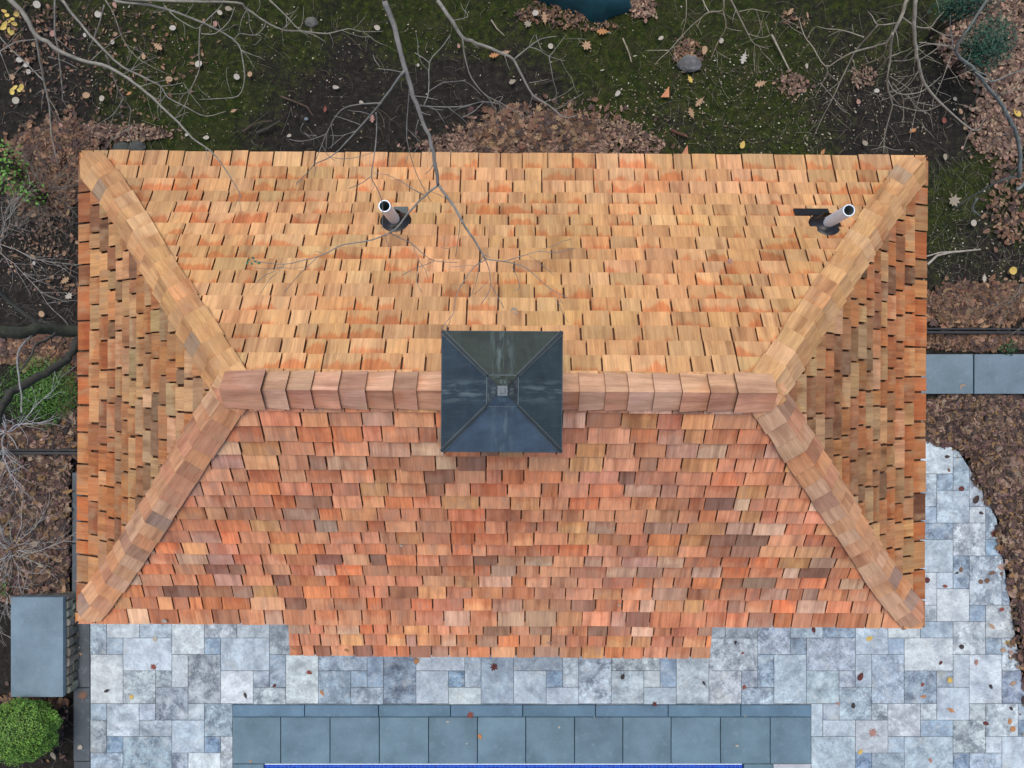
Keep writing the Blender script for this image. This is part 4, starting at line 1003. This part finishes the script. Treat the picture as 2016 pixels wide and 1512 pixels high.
# ------------------------------------------------------------------ bare trees
TRR = random.Random(99)
GB = (.23, .225, .195)
def smooth_pts(P, k=3):
    out = []
    for i in range(len(P) - 1):
        p0 = P[max(i - 1, 0)]; p1 = P[i]; p2 = P[i + 1]; p3 = P[min(i + 2, len(P) - 1)]
        for j in range(k):
            t = j / k; out.append(.5 * ((2 * p1) + (p2 - p0) * t + (2 * p0 - 5 * p1 + 4 * p2 - p3) * t * t + (3 * p1 - p0 - 3 * p2 + p3) * t ** 3))
    out.append(P[-1]); return out
def branch(root, o, pts, D0, D1, w0, w1, col=GB, sprouts=0.0, name='branch'):
    n = len(pts); W_ = []
    for i, (x, y) in enumerate(pts):
        W_.append(px(x, y, D0 + (D1 - D0) * i / (n - 1)))
    S = smooth_pts(W_); m = MB(); k = len(S)
    rad = []
    for i, p in enumerate(S):
        D = H - p.z; w = (w0 + (w1 - w0) * i / (k - 1)) * .9; rad.append(max(.0018, w / FPX * D / 2))
    S2 = [p + Vector((TRR.uniform(-1, 1), TRR.uniform(-1, 1), TRR.uniform(-1, 1))) * rad[i] * .35 - o for i, p in enumerate(S)]
    m.tube(S2, rad, 7, jit(col, .12, TRR), wob=.12)
    # buds and short spur twigs
    L = sum((S[i + 1] - S[i]).length for i in range(k - 1)); q = int(L * sprouts)
    for _ in range(q):
        i = TRR.randint(max(1, k // 5), k - 2); d = (S[i + 1] - S[i]).normalized(); a = TRR.uniform(.4, 1.2) * TRR.choice([-1, 1])
        d2 = Matrix.Rotation(a, 3, 'Z') @ d; d2.z = TRR.uniform(-.5, .4); ln = TRR.uniform(.05, .28); P = [S2[i]]
        for j in range(4):
            P.append(P[-1] + d2 * ln / 4); d2 = (Matrix.Rotation(TRR.uniform(-.35, .35), 3, 'Z') @ d2)
        m.tube(P, [min(.003, rad[i] * .5), min(.0026, rad[i] * .45), .0018, .0015, .0012], 4, jit(col, .12, TRR))
    b_ = m.build(name, M['bark'], root, smooth=True); return b_
def tree(name, lab, trunk_xy, ztop, rtr, segs, grp='bare trees around the house', col=GB, link=None, sprouts=4.8):
    base = Vector((trunk_xy[0], trunk_xy[1], -.05)); root = empty(name, base); tag(root, lab, 'tree', grp)
    m = MB(); n = 9; P = []
    for i in range(n): P.append(Vector((math.sin(i * .9) * .04, math.cos(i * .7) * .04, i / (n - 1) * ztop)))
    m.tube(P, [rtr * (1.25 - 1.0 * i / (n - 1)) if i else rtr * 1.7 for i in range(n)], 12, col, wob=.06); m.build('trunk', M['bark'], root, smooth=True)
    for (x, y, D, w) in (link or []):   # limb from the trunk to where the branch enters the picture
        e_ = px(x, y, D) - base; s = Vector((0, 0, ztop * .8)); mid = s.lerp(e_, .5) + Vector((0, 0, .25)); mm = MB()
        pts = smooth_pts([s, mid, e_], 5); k = len(pts); w_ = w / FPX * D / 2
        mm.tube(pts, [w_ + (rtr * .45 - w_) * (1 - i / (k - 1)) if rtr * .45 > w_ else w_ for i in range(k)], 8, col, wob=.06); mm.build('limb', M['bark'], root, smooth=True)
    for s in segs: branch(root, base, *s[:5] if False else s[0], *s[1:], col=col, sprouts=sprouts) if False else branch(root, base, s[0], s[1], s[2], s[3], s[4], col, sprouts)
    return root
GC = (.22, .22, .205)
# centre tree
segs = [
 ([(757,0),(775,52),(796,128),(813,187),(831,236),(850,285),(858,330),(863,365)],3.1,3.5,13,7),
 ([(863,365),(893,406),(917,448),(938,479),(955,510)],3.5,3.7,6.5,3.5),
 ([(955,510),(990,515),(1025,522),(1049,538),(1080,566),(1118,587)],3.7,3.9,3,1),
 ([(990,515),(1025,505),(1060,495),(1095,497),(1132,489)],3.7,3.9,2,1),
 ([(955,510),(962,528),(966,559),(960,580),(948,597)],3.7,3.9,2.2,1),
 ([(1008,524),(1018,545),(1023,566),(1012,572)],3.7,3.8,1.6,.8),
 ([(955,512),(935,524),(914,552),(898,583),(893,615),(880,632),(869,649)],3.7,3.9,2.4,1),
 ([(966,560),(978,580),(992,606)],3.8,3.9,1.5,.8),
 ([(893,406),(905,430),(902,470),(897,505)],3.55,3.8,1.8,1),
 ([(863,365),(837,385),(803,420),(782,448),(768,458)],3.5,3.6,5,3.6),
 ([(768,458),(740,470),(712,476),(671,483),(640,500),(600,512),(560,520),(520,517),(500,513)],3.6,3.8,3.2,1.2),
 ([(626,505),(605,525),(585,545),(560,575)],3.7,3.8,1.6,.9),
 ([(768,458),(790,470),(810,479),(837,503),(858,514),(900,517)],3.6,3.8,2.6,1.2),
 ([(855,514),(835,522),(817,528),(792,542)],3.7,3.9,1.6,.9),
 ([(796,140),(778,163),(751,201),(730,226),(702,257),(671,292),(645,312),(618,323)],3.2,3.7,6,1.6),
 ([(751,203),(712,205),(680,212),(660,230),(648,252),(640,268),(618,323),(600,345),(583,361)],3.3,3.8,3.2,1),
 ([(642,264),(615,274),(590,278),(569,274)],3.5,3.6,1.7,1), ([(597,243),(592,255),(600,264),(625,268)],3.5,3.6,1.5,1),
 ([(740,222),(742,243),(738,299),(731,347),(742,370),(751,392),(754,420),(752,450)],3.3,3.7,3,1),
 ([(731,347),(712,360),(688,371)],3.6,3.7,1.6,.8), ([(700,258),(672,267),(650,266)],3.4,3.6,2,1),
 ([(816,208),(835,209),(858,210),(903,210),(930,205),(952,200),(985,205)],3.3,3.6,3,1.2),
 ([(883,212),(910,233),(928,253)],3.4,3.6,1.9,1), ([(910,231),(935,218),(952,201)],3.5,3.6,1.4,1),
 ([(834,208),(844,180),(846,122),(869,94),(886,69)],3.3,3.3,2.6,1.2), ([(844,180),(872,163),(895,161),(917,158)],3.3,3.4,2,1), ([(817,104),(832,113),(846,124)],3.3,3.3,1,1.8),
 ([(806,172),(803,215),(801,271),(810,312),(824,351),(848,396)],3.3,3.8,2.8,1),
 ([(824,236),(818,262),(824,285),(815,300)],3.3,3.5,1.8,1), ([(796,143),(770,138),(742,135)],3.2,3.3,2,1), ([(748,132),(738,118),(735,108)],3.3,3.3,1.2,.8),
]
t_c = tree('bare_tree', 'bare grey tree whose long branch hangs over the roof left of the cupola', (-1.9, 6.1), 5.9, .16, segs, link=[(757, 0, 3.1, 13)], col=GC)
segs = [
 ([(862,0),(890,42),(910,73),(938,85),(980,101),(1011,118),(1028,149),(1049,187),(1081,208),(1112,231),(1136,227)],4.2,4.8,9,1.8),
 ([(910,73),(916,115),(928,153),(952,184),(983,201),(1018,222),(1030,235)],4.3,4.8,3.6,1.2),
 ([(1011,118),(1042,92),(1067,76),(1098,71)],4.5,4.6,3.2,1.2), ([(1042,92),(1060,98),(1081,111),(1112,120)],4.5,4.6,2.4,1.2), ([(1081,111),(1096,93),(1112,71)],4.5,4.6,1.8,1),
 ([(1081,111),(1089,156),(1096,184),(1094,208)],4.5,4.8,2.2,1.2), ([(1042,163),(1062,160),(1081,156)],4.6,4.7,2,1), ([(1049,187),(1042,208),(1035,226)],4.6,4.8,1.8,1), ([(893,40),(921,33),(912,18),(907,7)],4.2,4.3,2,1), ([(1055,68),(1060,85),(1067,100)],4.5,4.5,1,1.6),
 ([(983,201),(990,190),(975,196),(996,218)],4.7,4.8,1.4,1),
]
tree('bare_tree', 'bare tree with a branch curving down right toward the leaf pile', (-.2, 6.9), 5.2, .13, segs, link=[(862, 0, 4.2, 9)], col=GB)
# top left tree
segs = [
 ([(21,0),(52,35),(69,66),(94,83),(122,104),(174,122),(215,132),(253,156),(288,181),(323,215),(351,240),(378,271),(417,299),(448,340),(465,368),(476,389)],3.9,4.2,11,1.4),
 ([(122,0),(146,31),(177,69),(215,108),(243,132),(285,153),(316,170),(330,191),(368,212),(406,229),(444,219)],4.2,4.6,6.5,1.3),
 ([(69,66),(80,122),(87,160),(97,208),(101,260),(111,312),(116,330)],4.2,4.8,5.5,1.8), ([(0,73),(20,95),(42,115),(65,138),(87,160)],4.2,4.3,2.6,3.4), ([(0,101),(31,83),(69,78)],4.2,4.2,3,2),
 ([(108,0),(108,59),(115,104),(122,167),(123,201)],4.5,4.8,4,1.6), ([(208,0),(226,31),(240,73),(267,111),(306,135),(330,145)],4.5,4.8,3.4,1), ([(205,10),(194,52),(174,97)],4.4,4.6,3.4,1.4),
 ([(208,108),(219,135),(229,167),(243,194),(257,215),(253,257),(260,295)],4.5,5,3.4,1.3), ([(243,194),(222,226),(194,243)],4.6,4.8,2,1), ([(253,253),(222,274),(208,295)],4.7,4.9,2,1), ([(258,246),(278,267),(300,274)],4.7,4.9,1.7,.9),
 ([(316,170),(340,167),(361,163)],4.4,4.5,2,1.4), ([(361,163),(382,194),(400,215)],4.5,4.6,1.5,.8), ([(326,188),(311,212),(313,236)],4.5,4.6,1.7,.9), ([(97,208),(111,236),(116,264)],4.6,4.8,2,1), ([(0,101),(17,146),(20,160)],4.3,4.4,2,1.2),
 ([(175,122),(200,100),(225,80)],4.2,4.3,2,1), ([(95,112),(125,120),(155,135)],4.2,4.3,2,1), ([(260,100),(255,118),(248,130)],4.5,4.6,1.6,1), ([(290,150),(288,165),(290,172)],4.3,4.4,1,1),
]
tl = tree('bare_tree', 'bare tree in the top left corner with long drooping grey branches', (-6.9, 5.3), 5.0, .17, segs, link=[(21, 0, 3.9, 11), (122, 0, 4.2, 6.5), (108, 0, 4.5, 4), (208, 0, 4.5, 3.4), (0, 73, 4.2, 3)], col=GB)
def leafclump(root, pts, col, size, name='leaf'):
    o = Vector(root.location)
    for (x, y, D) in pts:
        m = MB(); add_leaf(m, 'oval', Vector((0, 0, 0)), size * TRR.uniform(.8, 1.2), TRR.uniform(0, 6.28), TRR.uniform(0, .6), TRR.uniform(0, 6), .3, jit(col, .2, TRR), TRR)
        l = m.build(name, M['leaf'], root); l.location = px(x, y, D) - o
leafclump(tl, [(8,22,4),(14,30,4),(20,42,4),(25,38,4),(28,47,4),(10,48,4),(18,60,4),(6,55,4.1),(24,64,4.1),(33,28,4),(30,172,4.2),(38,178,4.2),(24,180,4.2),(42,172,4.2)], (.50,.38,.10), .036)
segs = [
 ([(226,3),(295,10),(347,24),(399,45),(434,62),(469,87),(479,125),(481,160),(469,189),(431,194),(392,196)],4.3,4.9,5.5,1.2),
 ([(243,-2),(365,3),(465,5),(486,17),(521,42),(556,59),(590,61),(642,66),(685,57),(712,62),(754,62)],4.3,4.9,5.5,1.4),
 ([(531,0),(563,31),(590,59),(618,69),(642,83)],4.6,4.8,3.8,2), ([(649,66),(656,83),(654,94)],4.7,4.8,1.8,1), ([(323,10),(347,35),(385,56),(399,48)],4.5,4.6,3,1.6), ([(441,0),(431,17),(412,35),(394,52)],4.4,4.5,2.2,2.6),
 ([(394,52),(392,104),(392,139),(375,177),(365,205),(347,229)],4.5,4.9,3,1.1), ([(396,66),(424,66),(451,42),(462,14)],4.5,4.5,2.6,1.4), ([(460,82),(465,72),(476,66),(503,69),(521,52),(521,38)],4.6,4.7,2.4,1.2),
 ([(479,10),(490,28),(491,49),(500,70)],4.5,4.6,2,1.1), ([(510,-4),(512,12),(505,24)],4.5,4.6,2.4,1.2), ([(503,69),(515,72),(505,86),(498,88)],4.6,4.7,1.6,1), ([(556,59),(575,40),(585,30)],4.6,4.7,1.4,.8), ([(323,14),(322,22),(300,25)],4.4,4.5,1.8,1),
]
tree('bare_tree', 'bare tree at the top edge with looping branches above the small grey stone', (-3.6, 6.2), 5.0, .14, segs, link=[(226, 3, 4.3, 5.5), (243, -2, 4.3, 5.5), (531, 0, 4.6, 4)], col=(.25,.245,.21))
segs = [
 ([(1424,-4),(1422,21),(1396,24),(1372,42),(1351,62),(1316,101)],4.4,4.9,4,1.6), ([(1316,99),(1295,99),(1271,99)],4.9,5,1.8,1.1), ([(1316,101),(1300,115),(1289,128)],4.9,5,1.6,1), ([(1396,24),(1388,10),(1382,-4)],4.4,4.4,2,2),
 ([(1423,18),(1429,54),(1413,83),(1399,118)],4.5,4.9,3,1.2), ([(1429,54),(1445,59),(1462,61)],4.6,4.7,1.8,1), ([(1437,-4),(1455,31),(1472,66),(1486,87),(1509,95)],4.4,4.8,3.4,1.4), ([(1455,23),(1480,18),(1500,22),(1517,24)],4.5,4.6,1.8,1),
 ([(1486,87),(1484,110),(1486,142)],4.7,4.9,1.8,1), ([(1351,-4),(1351,34),(1345,60),(1337,90)],4.6,4.9,2,1), ([(1413,85),(1410,100),(1434,115)],4.7,4.9,1.6,.9), ([(1472,66),(1500,74),(1519,68)],4.7,4.8,1.6,.9), ([(1337,90),(1318,98),(1330,120)],4.9,5,1.2,.8),
]
tree('bare_tree', 'small bare tree with thin branches above the grey rock', (2.6, 6.0), 4.8, .09, segs, link=[(1424, -4, 4.4, 4), (1437, -4, 4.4, 3.4)], col=(.34,.31,.24))
segs = [
 ([(1788,-6),(1771,38),(1757,66),(1745,87)],4.0,4.2,8,5), ([(1757,66),(1754,90),(1752,122),(1747,156),(1750,181),(1757,205),(1750,233),(1741,271),(1740,306)],4.1,4.9,5,1.6),
 ([(1741,288),(1728,292),(1715,295)],4.8,4.9,1.6,1), ([(1741,288),(1760,295),(1781,295)],4.8,4.9,1.6,1),
 ([(1804,-6),(1799,42),(1802,80),(1807,122),(1816,156),(1840,191),(1872,222),(1913,255),(1931,253)],4.0,4.8,9,2), ([(1913,255),(1903,274),(1896,295)],4.8,4.9,2.6,1.4),
 ([(1745,84),(1719,92),(1677,104),(1650,118),(1625,130),(1601,94),(1583,69),(1573,35)],4.2,4.8,4.2,1.3), ([(1628,129),(1627,153),(1601,174)],4.7,4.9,2.2,1.1),
 ([(1767,45),(1729,49),(1718,33),(1708,21)],4.1,4.3,3,1.2), ([(1729,49),(1708,73),(1684,101),(1663,142),(1639,194),(1622,226),(1601,271)],4.2,4.9,3.8,1.2), ([(1701,73),(1680,66),(1656,59),(1630,57),(1608,52)],4.3,4.5,2.6,1.1), ([(1654,60),(1640,66),(1628,73)],4.4,4.5,1.6,1),
 ([(1615,163),(1642,194),(1667,222)],4.8,4.9,1.6,1), ([(1774,31),(1802,52),(1830,54),(1844,38),(1858,23)],4.2,4.5,2.8,1.1), ([(1830,54),(1861,69),(1889,69)],4.4,4.6,2.2,1.2),
 ([(1747,156),(1767,184),(1809,182),(1832,168),(1854,149)],4.5,4.8,2.4,1), ([(1757,205),(1774,210),(1816,219),(1845,210),(1872,194)],4.6,4.9,2.2,1), ([(1757,163),(1778,194),(1778,243)],4.6,4.9,2,1), ([(1788,187),(1805,212),(1830,226),(1837,257)],4.7,4.9,1.8,1),
 ([(1809,139),(1795,160),(1778,177),(1755,190),(1729,201)],4.5,4.8,2.4,1.1), ([(1751,110),(1735,130),(1725,140)],4.3,4.5,1.8,1), ([(1745,88),(1738,110),(1700,128)],4.3,4.6,1.8,1), ([(1811,140),(1790,150),(1760,150)],4.5,4.7,2,1), ([(1752,150),(1790,175),(1800,200)],4.6,4.8,1.7,1),
 ([(1809,83),(1840,87),(1871,92)],4.4,4.5,2.2,1.4), ([(1779,195),(1800,192),(1813,187)],4.7,4.8,1.4,1), ([(1807,120),(1845,95),(1850,80)],4.4,4.5,1.8,1), ([(1755,120),(1790,118),(1820,100)],4.4,4.6,1.4,.8), ([(1818,160),(1800,230),(1790,280)],4.7,4.9,1.2,.7), ([(1872,110),(1850,170),(1835,200)],4.6,4.8,1.8,1),
]
tree('bare_tree', 'bare tree at the top right whose forked branches reach the back eave', (4.3, 5.9), 5.3, .14, segs, link=[(1788, -6, 4.0, 8), (1804, -6, 4.0, 9)], col=(.30,.28,.225), sprouts=5)
segs = [
 ([(1950,-10),(1903,62),(1882,101),(1913,132),(1941,167),(1969,201),(1986,233),(2000,264),(2009,306),(2007,347)],5.5,7.0,6,9), ([(1871,30),(1871,56),(1878,97)],5.6,5.8,2,3), ([(1920,142),(1951,160),(1985,148),(2025,132)],6,6,3.6,2), ([(1878,98),(1860,88),(1835,86)],5.7,5.8,3,1.6),
 ([(1923,140),(1945,150),(1953,160)],6,6.1,3.6,2), ([(1960,190),(2020,170)],6.2,6,2,1), ([(2006,345),(1960,360),(1935,375),(1905,392),(1880,410)],7,7.8,5,2), ([(1925,390),(1915,410),(1930,425)],7.2,7.4,4,2),
 ([(1986,262),(1960,275),(1940,300)],6.9,7.2,2.4,1.2), ([(2000,375),(2020,360)],7.2,7.2,8,8), ([(1918,140),(1925,180),(1905,230)],6.1,6.8,1.8,.9), ([(2030,560),(1990,600),(1960,660)],6,6.5,2,1),
]
tree('lichened_tree', 'bluish grey lichen covered limb bending down the right edge', (6.6, 5.6), 5.2, .12, segs, link=[(1950, -10, 5.5, 6)], col=(.17,.19,.18), sprouts=3)
# leaning mossy tree on the left
def ltree():
    base = g(185, 652, .0); root = empty('leaning_tree', (base.x, base.y, -.05)); tag(root, 'low leaning mossy trunk on the left running in under the roof edge', 'tree'); o = Vector(root.location)
    MG = (.060, .070, .050)
    branch(root, o, [(196,650),(153,650),(110,649),(69,649),(30,652),(-40,655)], 8.85, 7.6, 24, 27, MG, 1, 'trunk')
    branch(root, o, [(155,648),(149,672),(139,698),(104,726),(63,750),(21,774),(5,800),(-5,830)], 8.7, 7.3, 14, 19, (.050,.052,.045), 1)
    branch(root, o, [(90,642),(63,628),(28,601),(3,580),(-20,560)], 8.2, 7.6, 8, 10, (.07,.075,.065), 1)
    branch(root, o, [(63,660),(38,687),(35,722),(42,778),(42,812)], 8.0, 7.2, 5, 3.4, (.24,.25,.25), 2)
    branch(root, o, [(110,655),(90,670),(70,680),(62,700),(40,730)], 8.0, 7.4, 7, 4, (.07,.075,.065), 2)
    return root
ltree()
def shrub_twigs(name, lab, cx, cy, Dr, n, L, w, col, seed, spread=1.0, droop=.2, lo=.05):
    r = random.Random(seed); base = g(cx, cy); root = empty(name, (base.x, base.y, -.04)); tag(root, lab, 'shrub')
    for _ in range(n):
        a = r.uniform(0, 6.28); p = Vector((0, 0, lo)); d = Vector((math.cos(a) * spread, math.sin(a) * spread, r.uniform(.5, 1.4))).normalized(); m = MB(); P = [p]; ll = L * r.uniform(.6, 1.1); K = 9
        for i in range(K):
            d = (d + Vector((r.uniform(-.35, .35), r.uniform(-.35, .35), -droop + r.uniform(-.2, .2)))).normalized(); P.append(P[-1] + d * ll / K)
            if i > 1:
                for _k in range(2):
                    q = P[-1]; e_ = (d + Vector((r.uniform(-1, 1), r.uniform(-1, 1), r.uniform(-.4, .4)))).normalized(); T = [q]
                    for j in range(4): e_ = (e_ + Vector((r.uniform(-.4, .4), r.uniform(-.4, .4), r.uniform(-.3, .2)))).normalized(); T.append(T[-1] + e_ * ll * .09)
                    m.tube(T, [w * .45, w * .4, w * .32, w * .25, w * .2], 4, jit(col, .2, r), cap=False)
        m.tube(P, [w * (1 - .6 * i / K) for i in range(K + 1)], 5, jit(col, .15, r)); m.build('stem', M['bark'], root)
    return root
shrub_twigs('twiggy_shrub', 'pale bare twiggy shrub over the brown leaf bed above the stone pier', 30, 1080, 8, 30, 1.0, .005, (.34,.34,.33), 3, 1, .15)
shrub_twigs('twiggy_shrub', 'bare twiggy shrub left of the pier with white speckled tips', 15, 1160, 8, 14, .8, .0045, (.38,.37,.36), 4, 1, .15)
shrub_twigs('twiggy_shrub', 'grey lichened twigs beside the low green shrub', 15, 850, 8, 14, 1.0, .007, (.38,.39,.40), 5, 1, .15)
shrub_twigs('twiggy_shrub', 'brown twiggy bush beside the top left roof corner', 95, 385, 8, 20, .6, .004, (.20,.18,.15), 6, 1, .1)
sh = shrub_twigs('twiggy_shrub', 'bare grey twigs at the left edge level with the left vent pipe', 0, 480, 8, 9, 1.2, .006, (.30,.29,.27), 8, 1.2, .1)
shrub_twigs('twiggy_shrub', 'bare twigs at the right edge above the garden edging', 2010, 560, 8, 6, .8, .004, (.22,.2,.16), 9, 1.2, .1)

# green plants
def leafy(name, lab, cat, cx, cy, rx, ry, hz, n, ls, pal, seed, kind='oval', zc=None, shell=.55, kinds=None):
    r = random.Random(seed); zc = zc if zc is not None else hz * .5; c = g(cx, cy, zc); s = (H - zc) / FPX; root = empty(name, (c.x, c.y, -.03)); tag(root, lab, cat); m = MB()
    for _ in range(n):
        v = Vector((r.gauss(0, 1), r.gauss(0, 1), r.gauss(0, 1))).normalized(); q = shell + (1 - shell) * r.random() ** .5; q *= 1 + .16 * noise.noise(v * 2.6 + Vector((cx, 0, 0))) + .10 * noise.noise(v * 7 + Vector((cx, 0, 0)))
        p = Vector((v.x * rx * s * q, v.y * ry * s * q, zc + .03 + v.z * hz * .5 * q))
        if p.z < .01: continue
        tl_ = math.acos(max(-1, min(1, v.z))) * r.uniform(.3, 1); az_ = math.atan2(v.x, -v.y) 
        add_leaf(m, kind, p, ls * r.uniform(.7, 1.3), r.uniform(0, 6.28), tl_ + r.uniform(-.5, .5), az_, .2, jit(r.choice(pal), .25, r), r)
    m.build('foliage', M['green'], root)
    m = MB()
    for k in range(7):
        a = k * .9; m.tube([(0, 0, 0), (math.cos(a) * rx * s * .35, math.sin(a) * ry * s * .35, zc * .8), (math.cos(a) * rx * s * .6, math.sin(a) * ry * s * .6, zc * 1.3)], [.012, .008, .004], 5, (.07, .05, .035))
    m.build('stem', M['bark'], root)
    return root
GR = [(.075,.20,.018),(.12,.27,.03),(.04,.11,.012),(.16,.30,.04)]
leafy('boxwood_bush', 'clipped round bright green bush in the bottom left corner', 'bush', 40, 1440, 71, 60, .6, 21000, .017, GR, 1, 'oval', .4, .66)
GD = [(.05,.13,.022),(.08,.18,.03),(.03,.08,.014)]
leafy('ground_shrub', 'low spreading green shrub under the leaning trunk', 'shrub', 78, 770, 82, 72, .30, 7500, .028, [(.06,.17,.022),(.10,.25,.03),(.04,.11,.016)], 2, 'sliver', .14, .1)
leafy('green_vine', 'small green leafy plant at the left edge beside the roof corner', 'plant', 12, 330, 36, 60, .5, 240, .036, [(.09,.24,.03),(.13,.3,.05)], 3, 'oval', .3, .2)
leafy('green_vine', 'small green sprig among brown twigs left of the roof', 'plant', 62, 380, 26, 32, .4, 90, .034, [(.08,.2,.03),(.12,.26,.05)], 4, 'oval', .3, .2)
GE = [(.015,.075,.045),(.025,.11,.065),(.008,.045,.03)]
leafy('evergreen_shrub', 'dark blue green evergreen sprig in the top right corner, larger and lower', 'evergreen', 1945, 88, 46, 56, .6, 4200, .034, GE, 5, 'sliver', .8, .1)
leafy('evergreen_shrub', 'dark blue green evergreen sprig touching the top edge at the right', 'evergreen', 1905, 8, 66, 28, .6, 2600, .034, GE, 6, 'sliver', .8, .1)
leafy('green_vine', 'small green weed growing beside the bluestone path', 'plant', 1988, 685, 20, 14, .14, 110, .026, [(.03,.09,.03),(.05,.13,.04)], 7, 'oval', .08, .1)
o = leafy('ground_shrub', 'low green weeds beside the stone pier foot', 'shrub', 8, 1160, 20, 16, .2, 60, .026, GD, 8, 'oval', .1, .1)
# the green leaf tuft still on the centre branch
leafclump(t_c, [(491,512,3.8),(496,519,3.8),(503,515,3.8),(510,518,3.8),(498,508,3.8),(487,518,3.8)], (.05,.16,.09), .018, 'green_leaf')
